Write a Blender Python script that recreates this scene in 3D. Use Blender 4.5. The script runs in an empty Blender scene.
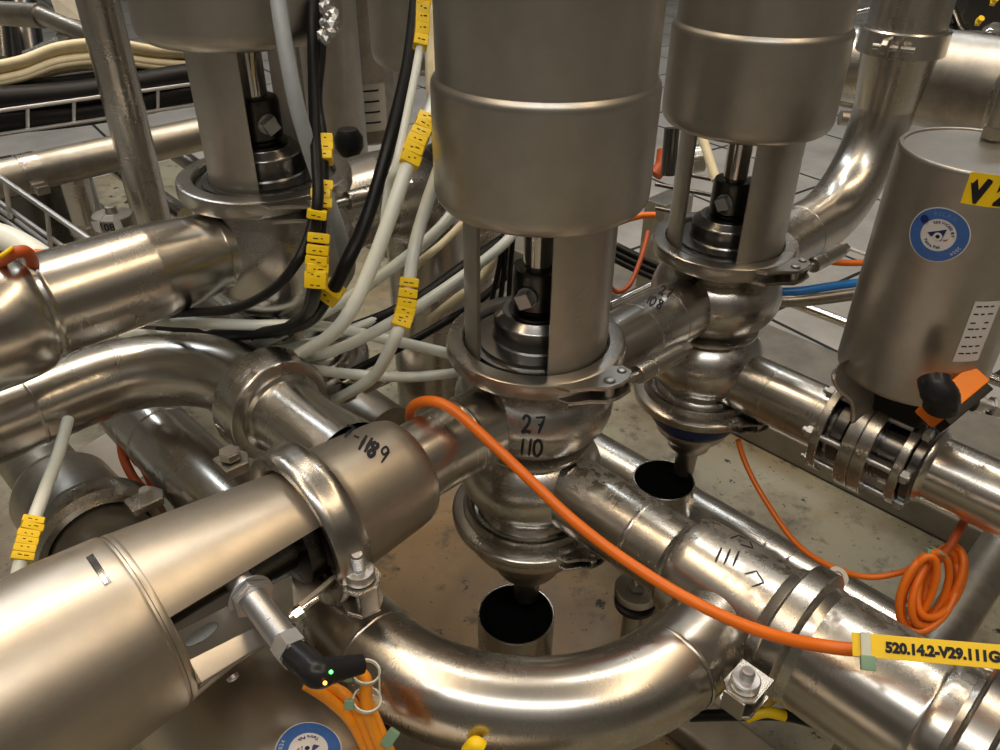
import bpy, bmesh, math, random
from mathutils import Vector, Matrix
from mathutils.bvhtree import BVHTree
PI = math.pi
R = math.radians
rnd = random.Random(7)
C = bpy.context.scene.collection
sc = bpy.context.scene

# ------------------------------------------------------------------ camera
HC = 0.93                      # camera height above the floor
FPX, PITCH, ROLL = 801.24, 0.588, 0.0092
cP, sP = math.cos(PITCH), math.sin(PITCH)
cR, sR = math.cos(ROLL), math.sin(ROLL)
CAM = Vector((0, 0, HC))
fwd = Vector((0, cP, -sP)); dn0 = Vector((0, -sP, -cP)); rt0 = Vector((1, 0, 0))
rt = rt0 * cR - dn0 * sR
dn = rt0 * sR + dn0 * cR
cd = bpy.data.cameras.new('camera'); cam = bpy.data.objects.new('camera', cd); C.objects.link(cam)
cd.sensor_width = 36; cd.lens = FPX / 1000 * 36; cd.clip_start = 0.01; cd.clip_end = 60
M = Matrix((rt, -dn, -fwd)).transposed().to_4x4(); M.translation = CAM
cam.matrix_world = M
sc.camera = cam

# ------------------------------------------------------------------ light
sc.view_settings.view_transform = 'Standard'
sc.view_settings.look = 'None'
sc.view_settings.exposure = 0.16
sc.view_settings.gamma = 1.0
sc.view_settings.use_curve_mapping = False
w = bpy.data.worlds.new('hall'); sc.world = w; w.use_nodes = True
nt = w.node_tree; nt.nodes.clear()
out = nt.nodes.new('ShaderNodeOutputWorld'); bg = nt.nodes.new('ShaderNodeBackground')
tc = nt.nodes.new('ShaderNodeTexCoord'); sp = nt.nodes.new('ShaderNodeSeparateXYZ')
cr = nt.nodes.new('ShaderNodeValToRGB'); cr.color_ramp.interpolation = 'EASE'
nt.links.new(tc.outputs['Generated'], sp.inputs[0])
mr = nt.nodes.new('ShaderNodeMapRange'); mr.inputs[1].default_value = -1; mr.inputs[2].default_value = 1
nt.links.new(sp.outputs[2], mr.inputs[0]); nt.links.new(mr.outputs[0], cr.inputs[0])
e = cr.color_ramp.elements
e[0].position = 0.0; e[0].color = (.20, .16, .12, 1)
e[1].position = 1.0; e[1].color = (.30, .28, .24, 1)
x = e.new(.48); x.color = (.10, .088, .07, 1)
x = e.new(.60); x.color = (.34, .30, .25, 1)
x = e.new(.75); x.color = (.24, .21, .18, 1)
nz = nt.nodes.new('ShaderNodeTexNoise'); nz.inputs['Scale'].default_value = 2.2; nz.inputs['Detail'].default_value = 3
nt.links.new(tc.outputs['Generated'], nz.inputs['Vector'])
mr2 = nt.nodes.new('ShaderNodeMapRange'); mr2.inputs[1].default_value = .35; mr2.inputs[2].default_value = .65
mr2.inputs[3].default_value = .15; mr2.inputs[4].default_value = 1.7
nt.links.new(nz.outputs[0], mr2.inputs[0])
vm = nt.nodes.new('ShaderNodeVectorMath'); vm.operation = 'SCALE'
nt.links.new(cr.outputs[0], vm.inputs[0]); nt.links.new(mr2.outputs[0], vm.inputs['Scale'])
nt.links.new(vm.outputs[0], bg.inputs[0]); bg.inputs[1].default_value = .50
nt.links.new(bg.outputs[0], out.inputs[0])


def area(name, loc, size, power, col, rot=(0, 0, 0)):
    l = bpy.data.lights.new(name, 'AREA'); l.shape = 'RECTANGLE'; l.size, l.size_y = size
    l.energy = power; l.color = col
    o = bpy.data.objects.new(name, l); C.objects.link(o); o.location = loc; o.rotation_euler = rot
    return o


WARM = (1, .75, .47); NEUT = (1, .95, .88); COOL = (.86, .94, 1)
area('ceiling_tube_lamp', (-.9, .9, 3.0), (.16, 2.6), 27, WARM, (0, 0, R(-20)))
area('ceiling_tube_lamp', (.15, 1.6, 3.1), (2.6, .16), 26, NEUT, (0, 0, R(8)))
area('ceiling_tube_lamp', (1.3, .2, 3.0), (.16, 2.6), 22, WARM, (0, 0, R(12)))
area('ceiling_tube_lamp', (-.3, -.9, 3.1), (2.6, .2), 27, NEUT, (0, 0, R(-5)))
area('ceiling_tube_lamp', (-2.2, 2.6, 3.1), (.2, 2.6), 22, COOL, (0, 0, R(30)))
area('ceiling_tube_lamp', (1.2, 3.4, 3.1), (2.6, .2), 20, COOL, (0, 0, R(20)))

# ------------------------------------------------------------------ places
V1 = Vector((.0304, .588, 0)); AN = R(44.7)
E1 = Vector((math.cos(AN), math.sin(AN), 0)); E2 = Vector((math.sin(AN), -math.cos(AN), 0)); UP = Vector((0, 0, 1))


def G(a, b, h):                # plant grid: a along the valve row, b across it, h below the camera
    return V1 + E1 * a + E2 * b + UP * (HC - h)


def ray(px, py):
    return fwd + rt * ((px - 500) / FPX) + dn * ((py - 375) / FPX)


def W(px, py, d):
    return CAM + ray(px, py) * d


def WH(px, py, h):
    r = ray(px, py); return CAM + r * (h / -r.z)


def WP(px, py, p, n):
    r = ray(px, py); return CAM + r * ((p - CAM).dot(n) / r.dot(n))


def D(p):
    return (p - CAM).dot(fwd)


# ------------------------------------------------------------------ materials
MAT = {}


def nodes(name):
    m = bpy.data.materials.new(name); m.use_nodes = True; MAT[name] = m
    t = m.node_tree; return m, t, t.nodes['Principled BSDF']


def ramp(t, src, a, b, lo, hi):
    n = t.nodes.new('ShaderNodeMapRange'); n.inputs[1].default_value = a; n.inputs[2].default_value = b
    n.inputs[3].default_value = lo; n.inputs[4].default_value = hi; t.links.new(src, n.inputs[0]); return n.outputs[0]


def noise(t, vec, scale, detail=3, rough=.5):
    n = t.nodes.new('ShaderNodeTexNoise'); n.inputs['Scale'].default_value = scale; n.inputs['Detail'].default_value = detail
    n.inputs['Roughness'].default_value = rough; t.links.new(vec, n.inputs['Vector']); return n.outputs[0]


def steel(name, col, rough, brush=(900, 14), bump=.010, grime=.25, dust=0, var=.012):
    m, t, b = nodes(name)
    tc = t.nodes.new('ShaderNodeTexCoord')
    mp = t.nodes.new('ShaderNodeMapping'); mp.inputs['Scale'].default_value = (brush[0], brush[1], 1)
    t.links.new(tc.outputs['UV'], mp.inputs[0])
    br = noise(t, mp.outputs[0], 1, 3, .6)
    mo = noise(t, tc.outputs['Object'], 11, 6, .62)
    fi = noise(t, tc.outputs['Object'], 75, 4, .6)
    b.inputs['Metallic'].default_value = 1
    # colour: mottled by wear and dull deposits
    g1 = ramp(t, mo, .38, .70, 1.06, 1 - grime)
    g2 = ramp(t, fi, .35, .75, 1.03, 1 - grime * .28)
    mu = t.nodes.new('ShaderNodeMath'); mu.operation = 'MULTIPLY'; t.links.new(g1, mu.inputs[0]); t.links.new(g2, mu.inputs[1])
    vm = t.nodes.new('ShaderNodeVectorMath'); vm.operation = 'SCALE'; vm.inputs[0].default_value = [c_ * .93 for c_ in col]
    t.links.new(mu.outputs[0], vm.inputs['Scale'])
    colout = vm.outputs[0]
    a1 = ramp(t, br, .3, .7, rough - var * .5, rough + var * .5)
    a2 = ramp(t, mo, .35, .7, -.02, .06)
    ad = t.nodes.new('ShaderNodeMath'); ad.operation = 'ADD'; t.links.new(a1, ad.inputs[0]); t.links.new(a2, ad.inputs[1])
    ro = ad.outputs[0]
    if dust:
        gm = t.nodes.new('ShaderNodeNewGeometry'); sx = t.nodes.new('ShaderNodeSeparateXYZ'); t.links.new(gm.outputs['Normal'], sx.inputs[0])
        up = ramp(t, sx.outputs[2], .72, .97, 0, 1)
        dn_ = ramp(t, noise(t, tc.outputs['Object'], 90, 5, .7), .45, .60, 0, 1)
        big = ramp(t, noise(t, tc.outputs['Object'], 16, 3, .6), .42, .6, 0.15, 1)
        q = t.nodes.new('ShaderNodeMath'); q.operation = 'MULTIPLY'; t.links.new(up, q.inputs[0]); t.links.new(dn_, q.inputs[1])
        q2 = t.nodes.new('ShaderNodeMath'); q2.operation = 'MULTIPLY'; t.links.new(q.outputs[0], q2.inputs[0]); t.links.new(big, q2.inputs[1])
        q3 = t.nodes.new('ShaderNodeMath'); q3.operation = 'MULTIPLY'; t.links.new(q2.outputs[0], q3.inputs[0]); q3.inputs[1].default_value = dust
        mx = t.nodes.new('ShaderNodeMix'); mx.data_type = 'RGBA'; t.links.new(q3.outputs[0], mx.inputs[0])
        t.links.new(colout, mx.inputs[6]); mx.inputs[7].default_value = (.10, .092, .085, 1); colout = mx.outputs[2]
        iv = t.nodes.new('ShaderNodeMath'); iv.operation = 'SUBTRACT'; iv.inputs[0].default_value = 1; t.links.new(q3.outputs[0], iv.inputs[1])
        t.links.new(iv.outputs[0], b.inputs['Metallic'])
        r2 = t.nodes.new('ShaderNodeMath'); r2.operation = 'MULTIPLY_ADD'; t.links.new(q3.outputs[0], r2.inputs[0]); r2.inputs[1].default_value = .35
        t.links.new(ro, r2.inputs[2]); ro = r2.outputs[0]
    t.links.new(colout, b.inputs['Base Color']); t.links.new(ro, b.inputs['Roughness'])
    if bump > .02:
        bp = t.nodes.new('ShaderNodeBump'); bp.inputs['Strength'].default_value = bump; bp.inputs['Distance'].default_value = .0002
        t.links.new(br, bp.inputs['Height']); t.links.new(bp.outputs[0], b.inputs['Normal'])
    return m


def plain(name, col, rough=.45, metal=0, var=.12, scale=60, sss=0, coat=0, emit=None):
    m, t, b = nodes(name)
    tc = t.nodes.new('ShaderNodeTexCoord')
    n = noise(t, tc.outputs['Object'], scale, 4, .6)
    vm = t.nodes.new('ShaderNodeVectorMath'); vm.operation = 'SCALE'; vm.inputs[0].default_value = col
    t.links.new(ramp(t, n, .3, .7, 1 - var, 1 + var * .6), vm.inputs['Scale']); t.links.new(vm.outputs[0], b.inputs['Base Color'])
    b.inputs['Metallic'].default_value = metal
    t.links.new(ramp(t, n, .3, .7, rough - .05, rough + .05), b.inputs['Roughness'])
    if max(col) < .05: b.inputs['Specular IOR Level'].default_value = .22
    if sss: b.inputs['Subsurface Weight'].default_value = sss; b.inputs['Subsurface Radius'].default_value = (.004, .004, .003); b.inputs['Subsurface Scale'].default_value = 1
    if coat: b.inputs['Coat Weight'].default_value = coat
    if emit: b.inputs['Emission Color'].default_value = (*emit[0], 1); b.inputs['Emission Strength'].default_value = emit[1]
    return m


S_PIPE = steel('pipe_steel', (.63, .60, .55), .25, grime=.20)
S_DUST = steel('dusty_pipe_steel', (.63, .605, .56), .25, grime=.20, dust=.9)
S_SATIN = steel('satin_actuator_steel', (.53, .505, .46), .38, brush=(1200, 20), bump=.03, grime=.16, var=.06)
S_BLAST = steel('blasted_steel', (.58, .52, .44), .40, brush=(500, 500), bump=.03, grime=.14, var=.05)
S_CAST = steel('cast_clamp_steel', (.54, .515, .475), .27, brush=(300, 300), bump=.012, grime=.20, var=.012)
S_BODY = steel('valve_body_steel', (.60, .58, .545), .26, brush=(500, 10), grime=.18)
S_OLD_DIM = steel('weathered_dim_steel', (.50, .465, .41), .38, grime=.45)  # duller steel; its darker colour also imitates weak light on far parts
S_DARK = steel('dark_steel', (.17, .165, .16), .24, grime=.2)
S_BONNET = steel('polished_bonnet_steel', (.34, .33, .32), .22, grime=.2)
S_CHR = steel('chromed_rod_steel', (.72, .69, .65), .10, bump=.02, grime=.1, var=.03)
S_ZINC = steel('zinc_plated_steel', (.66, .67, .69), .40, brush=(60, 60), grime=.2)
S_BLACK = steel('black_coupling_steel', (.13, .125, .12), .28, grime=.2)
S_BRACKET = steel('bracket_sheet_steel', (.62, .58, .53), .33, brush=(20, 500), grime=.15)
BLACKP = plain('black_cable_plastic', (.012, .012, .013), .38)
BLACKC = plain('black_cap_plastic', (.018, .018, .02), .30)
HOLE = plain('black_cup_inside', (.012, .012, .012), .7)
WHITE = plain('white_hose_plastic', (.86, .90, .83), .32, sss=.12, var=.05)
CREAM = plain('cream_hose_plastic', (.86, .76, .52), .38, sss=.1, var=.08)
GREYH = plain('grey_hose_plastic', (.36, .40, .43), .4)
ORANGE = plain('orange_cable_plastic', (.88, .19, .010), .42, var=.08)
AMBER = plain('amber_cable_plastic', (.95, .34, .018), .42, var=.08)
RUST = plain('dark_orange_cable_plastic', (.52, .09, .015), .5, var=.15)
YELLOW = plain('yellow_marker_plastic', (.98, .66, .004), .42, var=.06)
BLUE = plain('blue_plastic', (.012, .035, .16), .45)
BLUEH = plain('bright_blue_hose_plastic', (.02, .20, .62), .35)
INK = plain('black_marker_ink', (.02, .02, .025), .5)
STK_BLUE = plain('sticker_blue', (.045, .13, .40), .4, var=.08, scale=300)
STK_NAVY = plain('sticker_navy', (.012, .02, .13), .4)
STK_WHITE = plain('sticker_white', (.70, .68, .66), .4, var=.05)
STK_GREY = plain('sticker_silver', (.46, .45, .42), .42, var=.1)
STK_LBLUE = plain('sticker_pale_blue', (.12, .24, .52), .4)
STK_RED = plain('sticker_red', (.62, .07, .03), .4)
GREEN = plain('pale_green_plastic', (.22, .36, .24), .45)
CLEARW = plain('milky_tie_plastic', (.66, .68, .58), .35)
LED_G = plain('green_led', (.05, .6, .08), .3, emit=((.08, 1, .12), 5))
LED_Y = plain('amber_led', (.8, .4, .05), .3, emit=((1, .45, .05), 5))
ORBOX = plain('orange_sensor_plastic', (.95, .24, .012), .38, var=.04)
BRASS = plain('brass_screw', (.5, .25, .08), .35, metal=1)
WALLM = plain('grey_wall_panel', (.34, .33, .30), .5, var=.25, scale=1.5)
SHEET = plain('off_white_notice_sheet', (.55, .52, .43), .6)


def floor_mat():
    m, t, b = nodes('beige_dirty_tray_paint')
    tc = t.nodes.new('ShaderNodeTexCoord'); v = tc.outputs['Object']

    def mix(f, a, c):
        mx = t.nodes.new('ShaderNodeMix'); mx.data_type = 'RGBA'; t.links.new(f, mx.inputs[0])
        if isinstance(a, tuple): mx.inputs[6].default_value = (*a, 1)
        else: t.links.new(a, mx.inputs[6])
        mx.inputs[7].default_value = (*c, 1); return mx.outputs[2]
    c = mix(ramp(t, noise(t, v, 2.6, 5, .55), .48, .66, 0, .6), (.31, .295, .22), (.24, .15, .065))
    ds = t.nodes.new('ShaderNodeVectorMath'); ds.operation = 'DISTANCE'; t.links.new(v, ds.inputs[0]); ds.inputs[1].default_value = STAIN_WARM_LIGHT
    ad = t.nodes.new('ShaderNodeMath'); ad.operation = 'MULTIPLY_ADD'; t.links.new(noise(t, v, 6, 4, .6), ad.inputs[0]); ad.inputs[1].default_value = .5; t.links.new(ds.outputs['Value'], ad.inputs[2])
    c = mix(ramp(t, ad.outputs[0], .66, .46, 0, .85), c, (.27, .155, .055))  # brown patch: part stain, part warm light painted into the tray colour
    c = mix(ramp(t, noise(t, v, 5, 7, .72), .46, .66, 0, .8), c, (.12, .10, .065))
    c = mix(ramp(t, noise(t, v, 22, 5, .65), .56, .68, 0, .75), c, (.055, .048, .035))
    c = mix(ramp(t, noise(t, v, 26, 4, .6), .655, .69, 0, 1), c, (.015, .014, .012))
    c = mix(ramp(t, noise(t, v, 130, 2, .5), .70, .74, 0, .9), c, (.03, .028, .022))
    t.links.new(c, b.inputs['Base Color']); b.inputs['Roughness'].default_value = .42
    return m


def tile_mat():
    m, t, b = nodes('grey_tile_floor')
    tc = t.nodes.new('ShaderNodeTexCoord'); mp = t.nodes.new('ShaderNodeMapping'); mp.inputs['Rotation'].default_value = (0, 0, -AN + R(8))
    t.links.new(tc.outputs['Object'], mp.inputs[0])
    bt = t.nodes.new('ShaderNodeTexBrick'); bt.offset = 0; t.links.new(mp.outputs[0], bt.inputs['Vector'])
    bt.inputs['Scale'].default_value = 1; bt.inputs['Brick Width'].default_value = .45; bt.inputs['Row Height'].default_value = .45
    bt.inputs['Mortar Size'].default_value = .006; bt.inputs['Mortar'].default_value = (.02, .02, .022, 1)
    bt.inputs['Color1'].default_value = (.40, .39, .37, 1); bt.inputs['Color2'].default_value = (.43, .42, .40, 1)
    vm = t.nodes.new('ShaderNodeVectorMath'); vm.operation = 'SCALE'; t.links.new(bt.outputs[0], vm.inputs[0])
    t.links.new(ramp(t, noise(t, tc.outputs['Object'], 6, 6, .65), .35, .7, 1.05, .7), vm.inputs['Scale'])
    t.links.new(vm.outputs[0], b.inputs['Base Color']); b.inputs['Roughness'].default_value = .35
    return m


_tc = G(-.32, -.30, HC - .05); _sp = G(.0, -.17, HC - .05) - _tc
STAIN_WARM_LIGHT = (_sp.x, _sp.y, .0)  # centre of the brown patch, stain plus painted warm light
TRAY = floor_mat(); TILE = tile_mat()

# ------------------------------------------------------------------ mesh helpers


def new():
    bm = bmesh.new(); bm.loops.layers.uv.new('UVMap'); return bm


def frame(p, z, xh=None):      # matrix whose local z runs along z
    z = Vector(z).normalized()
    xh = Vector(xh) if xh is not None else (Vector((0, 0, 1)) if abs(z.z) < .9 else Vector((1, 0, 0)))
    y = z.cross(xh).normalized(); x = y.cross(z).normalized()
    m = Matrix((x, y, z)).transposed().to_4x4(); m.translation = p; return m


def quad(bm, vs, uvs=None, mi=0, smooth=True):
    try: f = bm.faces.new(vs)
    except ValueError: return None
    f.smooth = smooth; f.material_index = mi
    if uvs:
        uv = bm.loops.layers.uv.active
        for l, c in zip(f.loops, uvs): l[uv].uv = c
    return f


def lathe(bm, prof, M=Matrix(), seg=56, a0=0, a1=2 * PI, closed=False, mi=0):
    full = abs(a1 - a0 - 2 * PI) < 1e-6
    n = seg if full else seg + 1
    pr = list(prof) + ([prof[0]] if closed else [])
    L = [0]
    for i in range(1, len(pr)): L.append(L[-1] + math.hypot(pr[i][0] - pr[i - 1][0], pr[i][1] - pr[i - 1][1]))
    rows = []
    for k, (r, z) in enumerate(pr):
        if closed and k == len(pr) - 1: rows.append(rows[0]); break
        if r < 1e-6: v = bm.verts.new(M @ Vector((0, 0, z))); rows.append([v] * n)
        else:
            rows.append([bm.verts.new(M @ Vector((r * math.cos(a0 + (a1 - a0) * j / seg), r * math.sin(a0 + (a1 - a0) * j / seg), z))) for j in range(n)])
    rm = max(p[0] for p in pr)
    for k in range(len(pr) - 1):
        A, B = rows[k], rows[k + 1]
        for j in range(seg):
            j2 = (j + 1) % n if full else j + 1
            vs = [A[j], A[j2], B[j2], B[j]]; u0, u1 = (a1 - a0) * j / seg * rm, (a1 - a0) * (j + 1) / seg * rm
            uv = [(L[k], u0), (L[k], u1), (L[k + 1], u1), (L[k + 1], u0)]
            q = []; qu = []
            for v_, c_ in zip(vs, uv):
                if v_ not in q: q.append(v_); qu.append(c_)
            if len(q) > 2: quad(bm, q, qu, mi)
    if not full and closed:
        for j in (0, n - 1):
            f = [rows[k][j] for k in range(len(prof))]
            quad(bm, f if j else f[::-1], None, mi, False)
    return bm


def sweep(bm, pts, r, seg=20, cap=True, mi=0, flat=None, up=None):
    pts = [Vector(p) for p in pts]; n = len(pts)
    rr = r if isinstance(r, (list, tuple)) else [r] * n
    T = []
    for i in range(n):
        a = pts[min(i + 1, n - 1)] - pts[max(i - 1, 0)]; T.append(a.normalized())
    x = Vector((0, 0, 1)) if abs(T[0].z) < .9 else Vector((1, 0, 0))
    if up is not None: x = Vector(up)
    x = (x - T[0] * x.dot(T[0])).normalized()
    rows = []; s = 0
    fl = flat or 1
    Ls = []
    for i in range(n):
        if i:
            s += (pts[i] - pts[i - 1]).length
            x = (x - T[i] * x.dot(T[i])); x.normalize()
        Ls.append(s)
        y = T[i].cross(x)
        rows.append([bm.verts.new(pts[i] + (x * math.cos(2 * PI * j / seg) * fl + y * math.sin(2 * PI * j / seg)) * rr[i]) for j in range(seg)])
    for i in range(n - 1):
        for j in range(seg):
            j2 = (j + 1) % seg; k0, k1 = 2 * PI * j / seg * rr[i], 2 * PI * (j + 1) / seg * rr[i]
            quad(bm, [rows[i][j], rows[i][j2], rows[i + 1][j2], rows[i + 1][j]], [(Ls[i], k0), (Ls[i], k1), (Ls[i + 1], k1), (Ls[i + 1], k0)], mi)
    if cap:
        quad(bm, rows[0][::-1], None, mi, False); quad(bm, rows[-1], None, mi, False)
    return bm


def box(bm, size, M=Matrix(), bev=.0008, mi=0, seg=2):
    t = bmesh.new(); bmesh.ops.create_cube(t, size=1)
    bmesh.ops.scale(t, vec=size, verts=t.verts)
    if bev: bmesh.ops.bevel(t, geom=t.edges[:], offset=bev, segments=seg, affect='EDGES', profile=.6)
    add(bm, t, M, mi); return bm


def add(bm, t, M=Matrix(), mi=None):
    mp = {v: bm.verts.new(M @ v.co) for v in t.verts}
    uv = bm.loops.layers.uv.active
    for f in t.faces:
        g = quad(bm, [mp[v] for v in f.verts], None, f.material_index if mi is None else mi, True)
        if g:
            n = f.normal
            for l, l0 in zip(g.loops, f.loops):
                c = l0.vert.co; l[uv].uv = (c.x + c.y * .37, c.z + c.y * .6)
    t.free()


def prism(bm, poly, h, M=Matrix(), bev=.0006, mi=0):   # poly (x,y) list extruded +-h/2
    t = bmesh.new()
    a = [t.verts.new((x, y, -h / 2)) for x, y in poly]; b = [t.verts.new((x, y, h / 2)) for x, y in poly]
    t.faces.new(a[::-1]); t.faces.new(b); n = len(poly)
    for i in range(n): t.faces.new((a[i], a[(i + 1) % n], b[(i + 1) % n], b[i]))
    bmesh.ops.recalc_face_normals(t, faces=t.faces)
    if bev:
        ed = [e_ for e_ in t.edges if abs(e_.verts[0].co.z - e_.verts[1].co.z) < 1e-7]
        bmesh.ops.bevel(t, geom=ed, offset=bev, segments=2, affect='EDGES')
    add(bm, t, M, mi); return bm


def plate_hole(bm, outer, inner, h, M=Matrix(), mi=0):  # equal-length loops, ring plate
    n = len(outer); V = []
    for z in (-h / 2, h / 2):
        V.append(([bm.verts.new(M @ Vector((x, y, z))) for x, y in outer], [bm.verts.new(M @ Vector((x, y, z))) for x, y in inner]))
    for i in range(n):
        j = (i + 1) % n
        quad(bm, [V[1][0][i], V[1][0][j], V[1][1][j], V[1][1][i]], None, mi, False)
        quad(bm, [V[0][0][j], V[0][0][i], V[0][1][i], V[0][1][j]], None, mi, False)
        quad(bm, [V[0][0][i], V[0][0][j], V[1][0][j], V[1][0][i]], None, mi)
        quad(bm, [V[0][1][j], V[0][1][i], V[1][1][i], V[1][1][j]], None, mi)


def hexagon(r, n=6, a=0): return [(r * math.cos(a + 2 * PI * i / n), r * math.sin(a + 2 * PI * i / n)) for i in range(n)]


def fillet(pts, rad, n=14):
    pts = [Vector(p) for p in pts]; o = [pts[0]]
    for i in range(1, len(pts) - 1):
        p, a, b = pts[i], (pts[i - 1] - pts[i]).normalized(), (pts[i + 1] - pts[i]).normalized()
        rr = rad[i - 1] if isinstance(rad, (list, tuple)) else rad
        th = a.angle(b); t = rr / math.tan(th / 2); c = p + (a + b).normalized() * (rr / math.sin(th / 2))
        s = p + a * t - c; e_ = p + b * t - c; ax = s.cross(e_).normalized(); ang = s.angle(e_)
        for k in range(n + 1): o.append(c + Matrix.Rotation(ang * k / n, 3, ax) @ s)
    o.append(pts[-1]); return o


def dens(pts, step=.02):
    o = [pts[0]]
    for a, b in zip(pts, pts[1:]):
        k = max(1, int((b - a).length / step))
        for i in range(1, k + 1): o.append(a.lerp(b, i / k))
    return o


def crom(pts, n=8, closed=False):
    P = [Vector(p) for p in pts]; N = len(P); o = []
    rng = range(N) if closed else range(N - 1)
    for i in rng:
        if closed: a, b, c, d = P[i - 1], P[i], P[(i + 1) % N], P[(i + 2) % N]
        else: a, b, c, d = P[max(i - 1, 0)], P[i], P[i + 1], P[min(i + 2, N - 1)]
        for k in range(n):
            t = k / n
            o.append(.5 * ((2 * b) + (c - a) * t + (2 * a - 5 * b + 4 * c - d) * t * t + (-a + 3 * b - 3 * c + d) * t ** 3))
    o.append(P[0].copy() if closed else P[-1]); return o


def obj(name, bm, mat, parent=None, label=None, sharp=38):
    base = parent_loc(parent) if parent else None
    if base is None:
        xs = [v.co for v in bm.verts]
        base = Vector((sum(v.x for v in xs) / len(xs), sum(v.y for v in xs) / len(xs), min(v.z for v in xs)))
        o_loc = base
    else: o_loc = None
    bmesh.ops.recalc_face_normals(bm, faces=bm.faces)
    for v in bm.verts: v.co -= base
    me = bpy.data.meshes.new(name); bm.to_mesh(me); bm.free()
    for m in (mat if isinstance(mat, (list, tuple)) else [mat]): me.materials.append(m)
    me.set_sharp_from_angle(angle=R(sharp))
    o = bpy.data.objects.new(name, me); C.objects.link(o)
    if len(me.polygons) > 30: wn = o.modifiers.new('weighted_normal', 'WEIGHTED_NORMAL'); wn.keep_sharp = True; wn.weight = 60
    if parent: o.parent = parent
    else: o.location = o_loc
    if label: o['label'] = label
    return o


def parent_loc(p):
    v = Vector((0, 0, 0))
    while p: v += p.location; p = p.parent
    return v


def tag(o, label, cat, group=None, kind=None):
    o['label'] = label; o['category'] = cat
    if group: o['group'] = group
    if kind: o['kind'] = kind
    return o


def thing(name, label, cat, loc, group=None):
    o = bpy.data.objects.new(name, None); C.objects.link(o); o.empty_display_size = .02; o.location = loc
    return tag(o, label, cat, group)


def bvh(*bms):
    vs = []; fs = []
    for bm in bms:
        bm.verts.ensure_lookup_table(); k = len(vs)
        bm.verts.index_update(); vs += [v.co.copy() for v in bm.verts]; fs += [[v.index + k for v in f.verts] for f in bm.faces]
    return BVHTree.FromPolygons(vs, fs)


# ---- things drawn on curved surfaces
def text2d(s, size, bold=0, shear=0, sx=1):
    c = bpy.data.curves.new('t', 'FONT'); c.body = s; c.size = size; c.offset = bold; c.resolution_u = 3; c.shear = shear
    o = bpy.data.objects.new('t', c); C.objects.link(o)
    bpy.context.view_layer.update()
    me = bpy.data.meshes.new_from_object(o.evaluated_get(bpy.context.evaluated_depsgraph_get()))
    t = bmesh.new(); t.from_mesh(me)
    bpy.data.objects.remove(o); bpy.data.curves.remove(c); bpy.data.meshes.remove(me)
    if not t.verts: return t, 0
    bmesh.ops.subdivide_edges(t, edges=[e_ for e_ in t.edges if e_.calc_length() > size * .25], cuts=2)
    x0 = min(v.co.x for v in t.verts); x1 = max(v.co.x for v in t.verts)
    for v in t.verts: v.co.x = (v.co.x - (x0 + x1) / 2) * sx; v.co.z = 0
    return t, (x1 - x0) * sx


def shape2d(poly, mi=0):
    t = bmesh.new(); t.faces.new([t.verts.new((x, y, 0)) for x, y in poly]); return t


def disc2d(r0, r1, seg=40, rings=3):
    t = bmesh.new(); rows = []
    for k in range(rings + 1):
        r = r0 + (r1 - r0) * k / rings
        rows.append([t.verts.new((r * math.cos(2 * PI * j / seg), r * math.sin(2 * PI * j / seg), 0)) for j in range(seg)] if r > 1e-6 else [t.verts.new((0, 0, 0))] * seg)
    for k in range(rings):
        for j in range(seg):
            q = []
            for v in (rows[k][j], rows[k + 1][j], rows[k + 1][(j + 1) % seg], rows[k][(j + 1) % seg]):
                if v not in q: q.append(v)
            if len(q) > 2: t.faces.new(q)
    return t


def grid2d(x0, x1, y0, y1, nx=8, ny=8):
    t = bmesh.new(); g = [[t.verts.new((x0 + (x1 - x0) * i / nx, y0 + (y1 - y0) * j / ny, 0)) for i in range(nx + 1)] for j in range(ny + 1)]
    for j in range(ny):
        for i in range(nx): t.faces.new((g[j][i], g[j][i + 1], g[j + 1][i + 1], g[j + 1][i]))
    return t


class Wrap:                    # puts flat shapes on a surface: origin, right, up vectors
    def __init__(s, tree, o, u, v):
        s.t, s.o, s.u, s.v = tree, Vector(o), Vector(u).normalized(), Vector(v).normalized(); s.n = s.u.cross(s.v).normalized()

    def map(s, x, y, off):
        p = s.o + s.u * x + s.v * y
        if s.t:
            h, n, i, d = s.t.ray_cast(p + s.n * .05, -s.n, .12)
            if h is not None: return h + s.n * off
        return p + s.n * off

    def put(s, bm, t, off, mi=0, T=None):
        mp = {}
        for v in t.verts:
            c = T @ v.co if T else v.co
            mp[v] = bm.verts.new(s.map(c.x, c.y, off))
        for f in t.faces: quad(bm, [mp[v] for v in f.verts], None, mi)
        t.free()

    def stroke(s, bm, pts, w, off=.0005, mi=0):
        P = [Vector((x, y)) for x, y in pts]; Q = [P[0]]
        for a, b in zip(P, P[1:]):
            k = max(1, int((b - a).length / (w * 1.5)))
            for i in range(1, k + 1): Q.append(a.lerp(b, i / k))
        L = []; Rr = []
        for i, p in enumerate(Q):
            d = (Q[min(i + 1, len(Q) - 1)] - Q[max(i - 1, 0)]).normalized(); nn = Vector((-d.y, d.x)) * w / 2
            ww = 1 if 0 < i < len(Q) - 1 else .6
            L.append(bm.verts.new(s.map(*(p + nn * ww), off))); Rr.append(bm.verts.new(s.map(*(p - nn * ww), off)))
        for i in range(len(Q) - 1): quad(bm, [L[i], L[i + 1], Rr[i + 1], Rr[i]], None, mi)


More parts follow.
